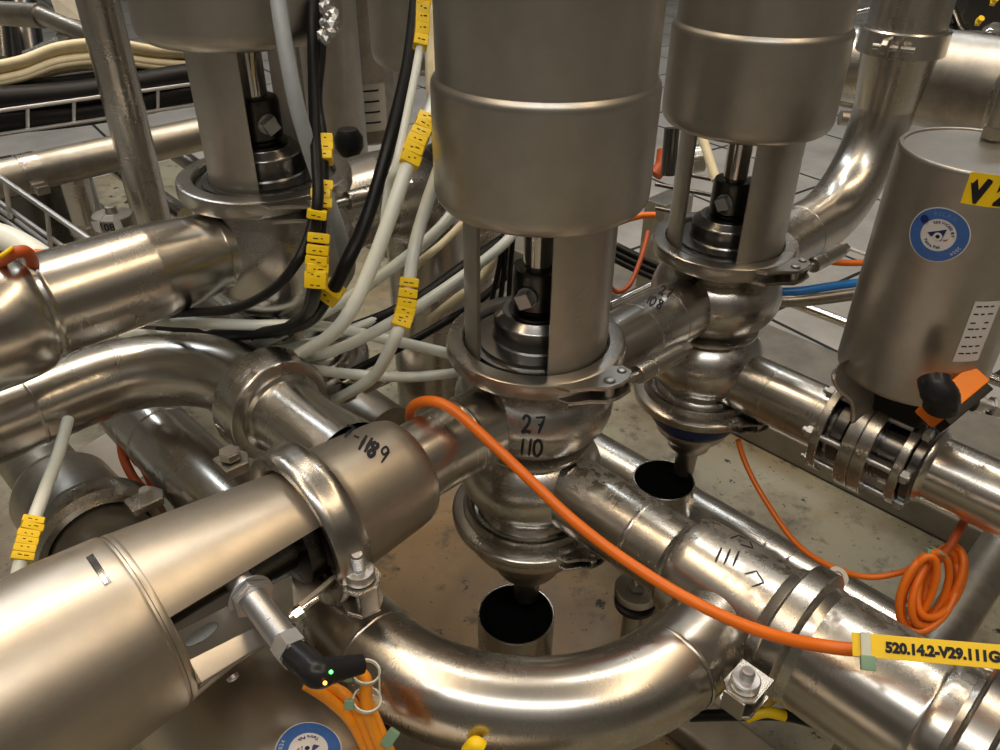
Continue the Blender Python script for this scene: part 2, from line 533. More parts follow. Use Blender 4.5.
GLY = {'0': [[(.5, 1), (.15, .8), (.1, .3), (.4, 0), (.8, .25), (.85, .7), (.5, 1)]],
       '1': [[(.5, 1), (.4, 0)]],
       '2': [[(.1, .75), (.35, 1), (.75, .85), (.6, .45), (.1, .02), (.5, .08), (.95, .02)]],
       '7': [[(.05, .92), (.9, .98), (.4, 0)], [(.3, .5), (.8, .55)]],
       '8': [[(.5, 1), (.15, .8), (.75, .3), (.5, 0), (.15, .25), (.8, .75), (.5, 1)]],
       '9': [[(.85, .8), (.4, 1), (.15, .7), (.5, .5), (.85, .8), (.6, 0)]],
       '-': [[(.1, .5), (.8, .5)]]}


def scrawl(wr, bm, s, x, y, size, w):
    for ch in s:
        if ch in GLY:
            for st in GLY[ch]:
                pts = crom([Vector((px_, py_, 0)) for px_, py_ in st], 4) if len(st) > 3 else [Vector((a, b, 0)) for a, b in st]
                wr.stroke(bm, [(x + p.x * size * .6, y + p.y * size) for p in pts], w)
        x += size * (.45 if ch == '1' else .78)


def arc_text(wr, bm, s, rad, a_mid, size, off, mi, top=True, bold=0):
    gl = []; tot = 0
    for ch in s:
        if ch == ' ': gl.append((None, size * .35)); tot += size * .35; continue
        t, wd = text2d(ch, size, bold); gl.append((t, wd + size * .1)); tot += wd + size * .1
    pos = -tot / 2
    for t, wd in gl:
        c = pos + wd / 2; pos += wd
        if t is None: continue
        if top: a = a_mid - c / rad; T = Matrix.Rotation(a - PI / 2, 4, 'Z'); T.translation = Vector((rad * math.cos(a), rad * math.sin(a), 0))
        else: a = a_mid + c / rad; T = Matrix.Rotation(a + PI / 2, 4, 'Z'); T.translation = Vector((rad * math.cos(a), rad * math.sin(a), 0))
        wr.put(bm, t, off, mi, T)


def sticker(parent, tree, o, u, v, rad, name='service_sticker'):
    wr = Wrap(tree, o, u, v); bm = new(); k = rad / .023
    wr.put(bm, disc2d(0, .023 * k, 44, 4), .0003, 0)
    wr.put(bm, disc2d(.0135 * k, .0222 * k, 44, 2), .0005, 1)
    tri = [(-.008, -.002), (.0035, .0075), (.0045, -.003), (.001, -.0035), (-.002, -.0005), (-.004, -.0035)]
    wr.put(bm, shape2d([(x * k, y * k) for x, y in tri]), .0006, 2)
    wr.put(bm, disc2d(0, .0034 * k, 20, 1), .0007, 0, Matrix.Translation((.0005 * k, -.001 * k, 0)))
    wr.put(bm, disc2d(0, .0017 * k, 16, 1), .0008, 3, Matrix.Translation((.0005 * k, -.001 * k, 0)))
    wr.put(bm, shape2d([(.0052 * k, -.0012 * k), (.0082 * k, -.0003 * k), (.0082 * k, .001 * k), (.006 * k, -.0028 * k)][:3] + [(.0062 * k, -.0026 * k)]), .0006, 4)
    arc_text(wr, bm, 'SERVICED BY', .0098 * k, R(78), .0030 * k, .0007, 2, True, .0001)
    arc_text(wr, bm, 'Tetra Pak', .0112 * k, R(-92), .0034 * k, .0007, 2, False, .0001)
    arc_text(wr, bm, 'RELAX', .0160 * k, R(100), .0052 * k, .0007, 5, True)
    arc_text(wr, bm, '2024', .0178 * k, R(-18), .0040 * k, .0007, 0, True)
    # date notch inked on the rim
    wr.put(bm, disc2d(0, .0034 * k, 14, 1), .0008, 2, Matrix.Translation((-.0155 * k, .0062 * k, 0)))
    return obj(name, bm, [STK_WHITE, STK_BLUE, STK_NAVY, INK, STK_RED, STK_LBLUE], parent, 'round blue and white service sticker')


# ------------------------------------------------------------------ setting
def ground():
    bm = new(); box(bm, (16, 16, .05), Matrix.Translation((0, 4, -.025)), 0)
    o = obj('floor', bm, TILE); o['kind'] = 'structure'
    for nm, c, sz in (('wall_back', (0, 7, 1.7), (12, .1, 3.4)), ('wall_left', (-5, 2, 1.7), (.1, 12, 3.4)), ('wall_right', (5, 2, 1.7), (.1, 12, 3.4)), ('wall_front', (0, -4, 1.7), (12, .1, 3.4))):
        bm = new(); box(bm, sz, Matrix.Translation(c), 0); o = obj(nm, bm, WALLM); o['kind'] = 'structure'
    bm = new()
    a0, a1, b0, b1, t = -1.3, .66, -2.2, 1.6, .004
    c = G((a0 + a1) / 2, (b0 + b1) / 2, HC - .05 + t / 2)
    box(bm, (a1 - a0, b1 - b0, t), frame(c, UP, E1), 0)
    tag(obj('drip_tray', bm, TRAY), 'beige stained drip tray spread under all the valves', 'tray')


ground()


BEAMM = plain('dull_brown_grey_steel', (.27, .245, .205), .5, metal=.55, var=.25, scale=18)


def beam(name, p, q, wd, ht, label):
    bm = new(); d = (q - p); box(bm, (ht, wd, d.length), frame((p + q) / 2, d, UP), .006, seg=3)
    return tag(obj(name, bm, BEAMM), label, 'beam')


beam('frame_beam', G(.705, -1.6, .855), G(.705, 1.2, .855), .09, .05, 'square brushed steel beam along the edge of the beige tray')
beam('frame_beam', G(.85, -1.6, .84), G(.85, 1.2, .84), .12, .10, 'higher dull steel frame beam behind the thin bright rod')


# ------------------------------------------------------------------ valves
def clamp_joint(bm, c, d_out, d_bar, z, bar=.075, small=1.0):
    # lugs, pins, eye bolt and long barrel nut. c: centre point, d_out: outward, d_bar: along the barrel
    s = small
    for dz in (.0062, -.0062):
        lug = [(-.048, -.026), (-.044, -.012), (-.030, -.003), (-.020, .007), (-.008, .010), (.006, .0095), (.013, .003), (.014, -.006), (.006, -.012), (-.010, -.014), (-.030, -.020)]
        prism(bm, [(x * s, -y * s) for x, y in lug][::-1], .0035 * s, frame(c + UP * dz * s, UP, d_bar), .0008)
    for dx, dy, r in ((-.012, .001, .0048), (.006, -.001, .0040)):
        p = c + d_bar * dx * s + d_out * dy * s
        lathe(bm, [(0, -.009 * s), (r * s, -.009 * s), (r * s, .0085 * s), (r * .8 * s, .0098 * s), (0, .0104 * s)], frame(p, UP), 16)


def barrel(bm, p, d, L=.07, s=1):
    M_ = frame(p, d)
    lathe(bm, [(0, -.014 * s), (.0035 * s, -.014 * s), (.0035 * s, 0), (.0078 * s, .0005), (.0082 * s, .002), (.0082 * s, .016), (.0074 * s, .0165), (.0074 * s, .018), (.0082 * s, .0185), (.0082 * s, L - .012), (.0076 * s, L - .011), (.0052 * s, L - .011)], M_, 20)
    prism(bm, hexagon(.0056 * s), .014, M_ @ Matrix.Translation((0, 0, L - .006)), .0006)


def mixproof(cx, cy, dz, win, label, blue=False, ry=.0605, dact=0, wide=False, lower=True, group=None):
    """cx, cy in world; dz raises the whole valve; win = start azimuth of the first yoke plate (deg)"""
    t = thing('process_valve', label, 'valve', Vector((cx, cy, HC - .677 + dz)), group)
    Z = Matrix.Translation((cx, cy, HC + dz)) @ Matrix.Scale(-1, 4, (0, 0, 1))   # profile z = depth below camera

    def L(prof, mat, name, seg=64, lab=None, dd=0, **k):
        prof = [(r_, z_ + dd) for r_, z_ in prof]; bm = new(); lathe(bm, prof, Z, seg, **k); return obj(name, bm, mat, t, lab)
    L([(0, -.16), (.070, -.16), (.0775, -.155), (.0780, -.145), (.0780, .1350), (.0786, .1362), (.0803, .1378), (.0814, .1400), (.0818, .1430), (.0818, .2150), (.0814, .2195), (.0800, .2235), (.0775, .2265), (.0740, .2283), (.068, .2293), (.0, .2293)], S_SATIN, 'actuator', 96, None, dact)
    plates = []
    for k in range(2):
        a0 = R(win + 243 * k)
        bm = new(); lathe(bm, [(ry - .0033, .228 + dact), (ry, .228 + dact), (ry, .3545), (ry - .0033, .3545)], Z, 36, a0, a0 + R(105 - 49 * k), True)
        o = obj('yoke_plate', bm, S_SATIN, t); plates.append(o)
    L([(0, .225), (.0125, .225), (.0125, .288), (0, .288)], S_CHR, 'spindle', 32)
    cp = L([(.0, .284), (.0165, .284), (.0195, .2855), (.0210, .289), (.0212, .3175), (.0200, .3185), (.0150, .3190), (.0150, .3205), (.0175, .3210), (.0175, .3225), (.024, .3235), (.0245, .330), (0, .330)], S_BLACK, 'coupling', 40)
    wa = R(win - 31); dv = Vector((math.cos(wa), math.sin(wa), 0)); c = Vector((cx, cy, HC + dz - .3035))
    bm = new(); lathe(bm, [(.0, .0), (.0085, 0), (.0085, .0235), (0, .0235)], frame(c, dv), 24)
    box(bm, (.0118, .0118, .009), frame(c + dv * .0275, dv) @ Matrix.Rotation(R(28), 4, 'Z'), .0007)
    b_ = obj('bolt', bm, S_ZINC, cp, 'square-headed zinc bolt')
    L([(0, .3245), (.0285, .3245), (.0290, .3255), (.0345, .3300), (.0358, .3312), (.0362, .3325), (.0362, .3475), (.0375, .3490), (.0500, .3500), (.0502, .3535), (.0555, .3540), (.0557, .3575), (.0612, .3575), (.0612, .362), (0, .362)], S_BONNET, 'bonnet', 72)
    # body: two bulbs
    bm = new()
    pr = [(.0575, .3655), (.0565, .372)]
    for i in range(13):
        a = -54 + 108 * i / 12; pr.append((.0710 * math.cos(R(a)), .4130 + .0500 * math.sin(R(a)) * .98))
    pr[2] = (.0572, .3755)
    pr += [(.0545, .4545), (.0540, .4565), (.0545, .4580)]
    for i in range(13):
        a = -50 + 98 * i / 12; pr.append((.0675 * math.cos(R(a)), .4965 + .0500 * math.sin(R(a))))
    pr += [(.050, .537), (.052, .541), (.058, .5435)]
    if wide: pr = [(.060, .3655), (.0615, .372), (.0650, .380), (.0690, .390), (.0720, .402), (.0730, .418), (.0730, .440), (.0710, .452), (.064, .464), (.054, .47), (.052, .541), (.058, .5435)]
    pr = [p for i, p in enumerate(pr) if i == 0 or p[1] > pr[i - 1][1] - 1e-4]
    lathe(bm, pr, Z, 72)
    body = obj('valve_body', bm, S_BODY, t)
    zc = HC + dz
    # top clamp
    bm = new()
    prof = [(.0620, .3520), (.0632, .3505), (.0735, .3505), (.0760, .3520), (.0768, .3555), (.0768, .3625), (.0755, .3655), (.0715, .3675), (.0625, .3690), (.0600, .3675), (.0600, .3640), (.0622, .3620)]
    lathe(bm, prof, Z, 96, closed=True)
    cl = obj('clamp', bm, S_CAST, t)
    bm = new(); jc = Vector((cx, cy, zc - .3595)) + E2 * .0860
    clamp_joint(bm, jc + E1 * .004, E2, E1, 0)
    obj('hinge', bm, S_CAST, cl)
    bm = new(); barrel(bm, jc + E1 * .024 + E2 * .004, (E1 + E2 * .06), .066); obj('barrel_nut', bm, S_CAST, cl)
    if lower:
        bm = new()
        pf = [(.0575, .5385), (.062, .5375), (.0640, .5400), (.0655, .5440), (.0735, .5455), (.0760, .5475), (.0765, .5510), (.0755, .5560), (.0700, .5600), (.0600, .5615), (.0575, .560)]
        lathe(bm, pf, Z, 84, closed=True)
        lc = obj('clamp', bm, S_CAST, t)
        bm = new(); jl = Vector((cx, cy, zc - .551)) + E2 * .086
        clamp_joint(bm, jl + E1 * .004, E2, E1, 0, small=.8); obj('hinge', bm, S_CAST, lc)
        bm = new(); barrel(bm, jl + E1 * .02 + E2 * .004, (E1 + E2 * .06), .04, .8); obj('barrel_nut', bm, S_OLD_DIM, lc)
        if blue:
            L([(.0, .560), (.0550, .560), (.0550, .572), (.0530, .584), (.049, .590), (.044, .594), (0, .594)], BLUE, 'seal_ring', 64, 'dark blue plastic ring')
            L([(0, .593), (.046, .593), (.044, .602), (.034, .614), (.027, .622), (.0260, .630), (.018, .635), (.0140, .640), (.0130, .676), (.0105, .676), (.0100, .640)], S_BLAST, 'drain_nozzle', 48)
        else:
            L([(0, .560), (.064, .560), (.0650, .572), (.0630, .578), (.060, .580), (.057, .588), (.047, .601), (.040, .610), (.035, .616), (.0345, .624), (.0330, .6265), (.020, .633), (.0150, .638), (.0130, .677), (.0108, .677), (.0105, .630)], S_BLAST, 'drain_nozzle', 56)
    return t


def ports(t, body_pts, mat=S_BODY):
    pass


V2 = V1 + E1 * .2926
v1 = mixproof(V1.x, V1.y, 0, -83, 'large steel process valve in the centre with 27 110 inked on its bulbous body')
v2 = mixproof(V2.x, V2.y, 0, -92, 'steel process valve behind the centre one, with a dark blue ring under its body', blue=True)
V0 = V1 + E1 * -.096 + E2 * -.248
v0 = mixproof(V0.x, V0.y, .103, -20, 'raised steel process valve at upper left with black cables hanging past its clamp', ry=.0520, dact=.007, wide=True)
p4 = W(455, 318, 1.05)
v4 = mixproof(p4.x, p4.y, (p4.z - HC) + .55, -83, 'steel process valve half hidden behind the centre valve and white hoses', blue=True)


# ------------------------------------------------------------------ pipes
def ring_bump(bm, p, d, r, wd=.0016, ht=.0006):
    lathe(bm, [(r - .0004, -wd), (r + ht * .8, -wd * .5), (r + ht, 0), (r + ht * .8, wd * .5), (r - .0004, wd)], frame(p, d), 48)


def pipe(name, pts, r, label, mat=None, seg=48, welds=(), cat='pipe', rad=None, group=None, parent=None):
    bm = new()
    P = fillet(pts, rad, 16) if rad else [Vector(p) for p in pts]
    sweep(bm, dens(P, .03), r, seg)
    for p, d in welds: ring_bump(bm, p, d, r)
    o = obj(name, bm, mat or S_PIPE, parent)
    if not parent: tag(o, label, cat, group)
    return o


H1, H2 = .413, .495
RP = .0338
# V1 - V2 cross pipe
cross = new(); lathe(cross, [(RP, 0), (RP, .235)], frame(G(.035, 0, H1), E1), 56)
for s_ in (.062, .150, .195): ring_bump(cross, G(s_, 0, H1), E1, RP)
tree_cross = bvh(cross)
xp = tag(obj('steel_pipe', cross, S_PIPE), 'short steel pipe inked 27 108 between the centre valve and the one behind', 'pipe')
# marker writing helper frames
upv = (UP - E1 * 0)
c0 = W(665, 293, .80)


def ink(parent, tree, o, u, v, lines, name='marker_writing'):
    wr = Wrap(tree, o, u, v); bm = new()
    for s, x, y, size, wd in lines: scrawl(wr, bm, s, x, y, size, wd)
    return obj(name, bm, INK, parent, 'black handwritten marker digits')


def facing(o, tilt=0):          # right / up vectors of a patch seen square-on, turned by tilt degrees
    n = (CAM - o).normalized(); u = rt - n * rt.dot(n); u.normalize(); v = n.cross(u)
    M_ = Matrix.Rotation(R(tilt), 3, n); return M_ @ u, M_ @ v


o_ = W(662, 299, .79); u_, v_ = facing(o_, -24)
ink(xp, tree_cross, o_, u_, v_, [('27', -.006, .0035, .0095, .0017), ('108', -.014, -.0100, .0095, .0017)])

# riser: bulb of V2 -> elbow -> reducer -> clamp
bm = new()
path = fillet([G(.2926 + .035, 0, .402), G(.640, 0, .402), G(.640, 0, .275)], [.125], 20)
sweep(bm, dens(path, .03), .0370, 56)
ring_bump(bm, G(.47, 0, .402), E1, .0370)
lathe(bm, [(.0370, 0), (.0374, .006), (.0380, .010), (.0450, .068), (.0470, .074), (.0470, .085)], frame(G(.640, 0, .277), UP), 56)
tag(obj('riser_elbow', bm, S_PIPE), 'wide steel elbow rising behind the blue-ringed valve at upper right', 'pipe')
bm = new(); lathe(bm, [(.0455, 0), (.0455, .34)], frame(G(.640, 0, .188), UP), 56)
tag(obj('riser_pipe', bm, S_PIPE), 'thick vertical steel pipe above the band clamp at upper right', 'pipe')
t = thing('band_clamp', 'flat steel band clamp round the thick vertical pipe at upper right', 'clamp', G(.640, 0, .212))
bm = new(); lathe(bm, [(.0458, -.014), (.0500, -.0145), (.0518, -.0135), (.0518, .0125), (.0500, .0145), (.0458, .0140)], frame(G(.640, 0, .197), UP), 64, closed=True)
obj('band', bm, S_BODY, t)
bm = new(); jc = WH(884, 60, .197); jc = G(.640, 0, .197) + (jc - G(.640, 0, .197)).normalized() * .058
dd = (jc - G(.640, 0, .197)).normalized(); tt = UP.cross(dd)
for k in (-1, 1):
    prism(bm, [(x * .9, y) for x, y in [(-.012, -.012), (.012, -.010), (.014, 0), (.012, .010), (-.012, .012)]], .003, frame(jc + tt * .006 * k, tt, dd), .0006)
lathe(bm, [(0, -.024), (.0038, -.024), (.0038, .022), (0, .022)], frame(jc + dd * .004, tt), 16)
lathe(bm, [(0, -.014), (.0075, -.014), (.0075, -.008), (0, -.008)], frame(jc + dd * .004, tt), 6)
obj('bolt', bm, S_CAST, t)

# ---- horizontal valve in front-left (reducer, clamp, yoke, actuator, bracket, sensor)
AX = -E1
hv = thing('horizontal_valve', 'big steel actuator lying on its side at lower left, with black-capped sensor', 'valve', G(-.42, 0, H1 + .065))


def F(a): return frame(G(a, 0, H1), AX, UP)     # local z runs away from V1 ; local x = up


bm = new()
lathe(bm, [(.0300, .097), (.0340, .0975), (.0385, .0995), (.0424, .1030), (.0446, .1090), (.0457, .118), (.0492, .168), (.0510, .176), (.0540, .181), (.0540, .190), (.046, .190)], F(-.045), 72)
red_tree = bvh(bm)
rd = obj('reducer_body', bm, S_BLAST, hv)
bm = new(); lathe(bm, [(.0325, 0), (.0325, .103)], F(-.040), 56); ring_bump(bm, G(-.088, 0, H1), AX, .0325, .003, .0005); ring_bump(bm, G(-.098, 0, H1), AX, .0325, .001, .0004)
obj('inlet_pipe', bm, S_PIPE, hv)
bm = new()
lathe(bm, [(.0480, -.006), (.0530, -.0100), (.0570, -.0125), (.0600, -.0125), (.0625, -.0095), (.0632, -.004), (.0615, .0015), (.0618, .0060), (.0612, .0100), (.0590, .0125), (.0540, .0125), (.0490, .0105), (.0470, .008)], F(-.236), 84, closed=True)
cl = obj('clamp', bm, S_CAST, hv)
# clamp lugs: bolt at lower right and top left
for sgn, ang in ((1, 118), (-1, -52)):
    dv = UP * math.cos(R(ang)) + E2 * math.sin(R(ang)); pc = G(-.236, 0, H1) + dv * .071
    tv = UP * -math.sin(R(ang)) + E2 * math.cos(R(ang))
    bm = new()
    if sgn > 0:
        ax = Vector((0, 0, 1)); q = W(361, 586, .552)
        Mq = frame(q, UP, (E2 + E1 * -.2).normalized())
        for dz, th in ((.006, .004), (-.016, .0035)):
            prism(bm, [(-.020, -.013), (.004, -.014), (.013, -.007), (.013, .007), (.004, .014), (-.020, .013)], th, Mq @ Matrix.Translation((0, 0, dz)), .001)
        box(bm, (.0025, .013, .020), Mq @ Matrix.Translation((.0118, 0, -.005)), .0008)
        lug = obj('clamp_lug', bm, S_CAST, cl); bm = new()
        lathe(bm, [(0, .0085), (.0100, .0085), (.0108, .0098), (.0108, .0150), (.0100, .0165), (.0050, .0170), (.0050, .0185), (.0044, .0185), (.0044, .0300), (.0036, .0312), (0, .0312)], Mq, 24)
        for k in range(7): lathe(bm, [(.0042, .0195 + k * .0015), (.0050, .0202 + k * .0015), (.0042, .0209 + k * .0015)], Mq, 16)
        lathe(bm, [(0, -.024), (.005, -.024), (.005, .009), (0, .009)], Mq, 16)
        obj('bolt', bm, S_ZINC, lug)
    else:
        q = W(232, 464, .625); Mq = frame(q, UP, E1)
        prism(bm, [(-.010, -.011), (.008, -.012), (.014, 0), (.008, .012), (-.010, .011)], .010, Mq, .001)
        prism(bm, hexagon(.0085), .007, Mq @ Matrix.Translation((0, 0, .010)), .0008)
        obj('clamp_lug', bm, S_CAST, cl)
# yoke plates (tapered)
for k in range(2):
    a0 = R(-70 + 180 * k)
    bm = new()
    lathe(bm, [(.0425, 0), (.0455, 0), (.0590, .112), (.0560, .112)], Matrix(F(-.243)), 40, -a0 - R(120), -a0, True)
    obj('yoke_plate', bm, S_BLAST, hv)
bm = new(); lathe(bm, [(0, 0), (.0125, 0), (.0125, .115), (0, .115)], F(-.242), 28); obj('spindle', bm, S_DARK, hv)
bm = new(); lathe(bm, [(0, 0), (.036, 0), (.036, .012), (.022, .014), (.022, .050), (0, .052)], F(-.245), 40); obj('bonnet', bm, S_BLACK, hv)
bm = new()
lathe(bm, [(0, 0), (.0585, 0), (.0592, .0008), (.0594, .003), (.0594, .0042), (.0585, .0046), (.0585, .0062), (.0600, .0066), (.0608, .0085), (.0612, .014), (.0635, .045), (.0640, .10), (.0640, .34), (0, .35)], F(-.354), 96)
act_tree = bvh(bm)
ha = obj('actuator', bm, S_BLAST, hv)
# inspection slot on the cylinder
wr = Wrap(act_tree, W(98, 569, .47), (W(112, 590, .47) - W(92, 555, .47)), facing(W(98, 569, .47))[0])
wr = Wrap(act_tree, W(99, 570, .47), (W(108, 585, .47) - W(88, 555, .47)), (CAM - W(98, 569, .47)).cross(W(108, 585, .47) - W(88, 555, .47)))
bm = new(); wr.put(bm, grid2d(-.0105, .0105, -.0021, .0021, 8, 3), .0004, 0); wr.put(bm, grid2d(-.0095, .0095, -.0013, .0004, 8, 2), .0006, 1)
obj('vent_slot', bm, [S_DARK, S_CHR], ha, 'narrow dark slot cut in the cylinder')
# writing on the reducer
o_ = W(364, 449, .60); u_, v_ = facing(o_, -24)
ink(rd, red_tree, o_, u_, v_, [('7', -.019, .002, .010, .0026), ('-', -.0115, .001, .010, .0026), ('1', -.006, -.002, .012, .0030), ('1', -.0015, -.002, .012, .0030), ('8', .003, -.003, .011, .0028), ('9', .011, -.004, .012, .0018)])
# sensor bracket
nb = (UP * math.cos(R(58)) + E2 * math.sin(R(58))).normalized(); pb = G(-.30, 0, H1) + nb * .049
tb = nb.cross(AX).normalized()
if tb.z > 0: tb = -tb


def BP(px, py, off=0): return WP(px, py, pb + nb * off, nb)


def poly3(bm, pts, thick, n, mi=0):
    t = bmesh.new(); a = [t.verts.new(p) for p in pts]; b = [t.verts.new(p - n * thick) for p in pts]; k = len(pts)
    t.faces.new(a); t.faces.new(b[::-1])
    for i in range(k): t.faces.new((a[i], b[i], b[(i + 1) % k], a[(i + 1) % k]))
    bmesh.ops.recalc_face_normals(t, faces=t.faces); add(bm, t, Matrix(), mi)


bm = new()
# plate with an oval opening (as strips round the opening)
ctr = BP(202, 634); ou = (BP(218, 624) - BP(186, 645)).normalized(); ov = nb.cross(ou)
corn = [BP(172, 634), BP(292, 573), BP(293, 604), BP(300, 622), BP(190, 668)]
N = 40; inner = []; outer = []
for i in range(N):
    a = 2 * PI * i / N; dx, dy = math.cos(a), math.sin(a)
    inner.append(ctr + ou * (.0095 * dx + .0012 * math.copysign(min(1, abs(dx) * 2), dx)) + ov * .0042 * dy)
    d = ou * dx + ov * dy; best = None
    for j in range(len(corn)):
        p, q = corn[j], corn[(j + 1) % len(corn)]; e_ = q - p
        den = d.cross(e_).dot(nb)
        if abs(den) < 1e-9: continue
        s1 = (p - ctr).cross(e_).dot(nb) / den; s2 = (p - ctr).cross(d).dot(nb) / den
        if s1 > 0 and -.001 <= s2 <= 1.001 and (best is None or s1 < best): best = s1
    outer.append(ctr + d * (best or .02))
vo = [[bm.verts.new(p - nb * z) for p in outer] for z in (0, .0015)]; vi = [[bm.verts.new(p - nb * z) for p in inner] for z in (0, .0015)]
for i in range(N):
    j = (i + 1) % N
    quad(bm, [vo[0][i], vo[0][j], vi[0][j], vi[0][i]], None, 0, False); quad(bm, [vo[1][j], vo[1][i], vi[1][i], vi[1][j]], None, 0, False)
    quad(bm, [vo[0][j], vo[0][i], vo[1][i], vo[1][j]], None, 0, False); quad(bm, [vi[0][i], vi[0][j], vi[1][j], vi[1][i]], None, 0, False)
# folded lower flange
poly3(bm, [BP(190, 662), BP(262, 626), BP(262, 626) + nb * .004 + tb * .010, BP(190, 662) + nb * .004 + tb * .014], .0014, (tb - nb * .3).normalized())
poly3(bm, [BP(190, 662) + nb * .004 + tb * .014, BP(262, 626) + nb * .004 + tb * .010, BP(262, 626) - nb * .004 + tb * .014, BP(190, 662) - nb * .004 + tb * .018], .0014, tb)
lathe(bm, [(0, 0), (.004, 0), (.0036, .0022), (.002, .003), (0, .0032)], frame(BP(232, 676, .002), (tb + nb * .5).normalized()), 16)
br_ = obj('sensor_bracket', bm, S_BRACKET, hv, 'folded sheet steel bracket with an oval slot')
# sensor barrel
s0 = W(250, 595, .500); s1 = W(300, 660, .456); sd = (s1 - s0).normalized(); Ls = (s1 - s0).length
sn = thing('proximity_sensor', 'x', 'x', s0)
C.objects.unlink(sn); bpy.data.objects.remove(sn)
bm = new(); Ms = frame(s0, sd)
lathe(bm, [(0, -.020), (.0080, -.020), (.0080, Ls * .74), (0, Ls * .74)], Ms, 28)
for k in range(60):
    z = -.020 + k * .0014
    if z > Ls * .70: break
    lathe(bm, [(.0080, z), (.0086, z + .0007), (.0080, z + .0014)], Ms, 24)
se = obj('proximity_sensor', bm, S_ZINC, hv, 'threaded zinc sensor barrel')
bm = new(); prism(bm, hexagon(.0132), .006, Ms @ Matrix.Translation((0, 0, .004)), .0008); lathe(bm, [(.009, 0), (.0145, 0), (.0145, .0012), (.009, .0012)], Ms, 28, closed=True)
obj('nut', bm, S_ZINC, se)
bm = new(); prism(bm, hexagon(.0106, 6, .3), .013, Ms @ Matrix.Translation((0, 0, Ls * .74 + .006)), .001); obj('nut', bm, S_ZINC, se)
bm = new(); lathe(bm, [(0, 0), (.0022, 0), (.0022, .001), (0, .001)], frame(s0 + sd * Ls * .42 + (CAM - s0).normalized() * .0092, (CAM - s0)), 12); obj('screw', bm, BRASS, se)
k0 = s0 + sd * (Ls * .74 + .010); k1 = W(318, 673, .446); k2 = W(362, 664, .462)
bm = new(); sweep(bm, crom([k0, k0.lerp(k1, .5), k1, k1.lerp(k2, .25), k1.lerp(k2, .6), k2], 6), [.0088] * 12 + [.0088 - .0032 * i / 18 for i in range(19)], 24)
cp_ = obj('sensor_plug', bm, BLACKC, se, 'angled black plug with tiny lights')
for px_, py_, m_ in ((331, 672, LED_G), (325, 683, LED_Y)):
    bm = new(); lathe(bm, [(0, 0), (.0011, 0), (.0008, .0008), (0, .001)], frame(W(px_, py_, .4405 if m_ is LED_G else .4365), -ray(px_, py_)), 12)
    obj('indicator_light', bm, m_, hv, 'tiny glowing indicator light')
# lever pin on the bracket
bm = new(); sweep(bm, [W(292, 617, .49), W(300, 611, .49), W(318, 598, .497)], [.0035, .0018, .0018], 12); lathe(bm, [(0, 0), (.0045, 0), (.0045, .006), (0, .006)], frame(W(294, 616, .487), W(318, 598, .497) - W(292, 617, .49)), 6)
obj('cotter_pin', bm, S_CHR, br_)

# ---- arch pipe over the left, union nut and branch into the reducer
bm = new()
AR = .0345
path = fillet([G(-.80, -.2885, H1), G(-.176, -.2885, H1), G(-.176, -.150, H1)], [.108], 22)
sweep(bm, dens(path, .03), AR, 56)
ring_bump(bm, G(-.33, -.2885, H1), E1, AR, .002, .0007); ring_bump(bm, G(-.176, -.178, H1), E2, AR, .002, .0006)
tag(obj('bent_pipe', bm, S_PIPE), 'long steel pipe arching in from the left edge to the slotted union nut', 'pipe')
bm = new()
lathe(bm, [(.0345, 0), (.0375, .0015), (.0465, .003), (.0480, .0050), (.0480, .034), (.0465, .0362), (.0400, .0372), (.0345, .0372)], frame(G(-.176, -.170, H1), E2), 72, closed=True)
for k in range(5):
    a = 2 * PI * k / 5 + .5
    m_ = frame(G(-.176, -.150, H1), E2) @ Matrix.Rotation(a, 4, 'Z')
    box(bm, (.0022, .016, .014), m_ @ Matrix.Translation((.0486, 0, -.002)), .0006)
tag(obj('union_nut', bm, S_BODY), 'round slotted union nut at the end of the arching pipe', 'nut')
bm = new(); lathe(bm, [(.0370, 0), (.0370, .004), (.0335, .006), (.0335, .012), (.0330, .014), (.0325, .03), (.0335, .055), (.0360, .080), (.038, .1)], frame(G(-.176, -.134, H1), E2), 56)
obj('branch_pipe', bm, S_PIPE, hv)

# ---- U pipe below
bm = new(); UR = .0350; HU = .500
path = fillet([G(-.232, -.75, HU), G(-.232, .225, HU), G(.0, .225, HU)], [.165], 30)
sweep(bm, dens(path, .03), UR, 56)
for b_ in (-.02, .064): ring_bump(bm, G(-.232, b_, HU), E2, UR, .002, .0007)
ring_bump(bm, G(-.232, -.285, HU), E2, UR, .002, .0006); ring_bump(bm, G(-.085, .225, HU), E1, UR, .002, .0005)
tag(obj('bent_pipe', bm, S_PIPE), 'thick steel pipe sweeping round the bottom centre and up into the tee', 'pipe')

# ---- P2 : lower outlet of V1, tee, clamp, big pipe
tee = new()
lathe(tee, [(.0345, -.02), (.0345, .074), (.0349, .0745), (.0352, .076), (.0349, .0775), (.0345, .078), (.0345, .112), (.0352, .1125), (.0375, .1150), (.0415, .118), (.0438, .123), (.0448, .132), (.0450, .200), (.0475, .206), (.050, .210), (.050, .219), (.04, .219)], frame(G(0, .055, H2), E2), 72)
ring_bump(tee, G(0, .178, H2), E2, .0378, .0015, .0003)
tee_tree = bvh(tee)
tp = tag(obj('reducer_tee', tee, S_DUST), 'dusty steel tee piece widening from the centre valve towards the lower right', 'pipe')
o_ = W(730, 557, .59); u_, v_ = facing(o_, -12); wr = Wrap(tee_tree, o_, u_, v_); bm = new()
for x in (-.0085, -.002, .0045): wr.stroke(bm, [(x + .0015, .006), (x - .0015, -.006)], .0017)
wr.stroke(bm, [(.012, -.010), (.020, -.006), (.026, -.013), (.018, -.018)], .0010)
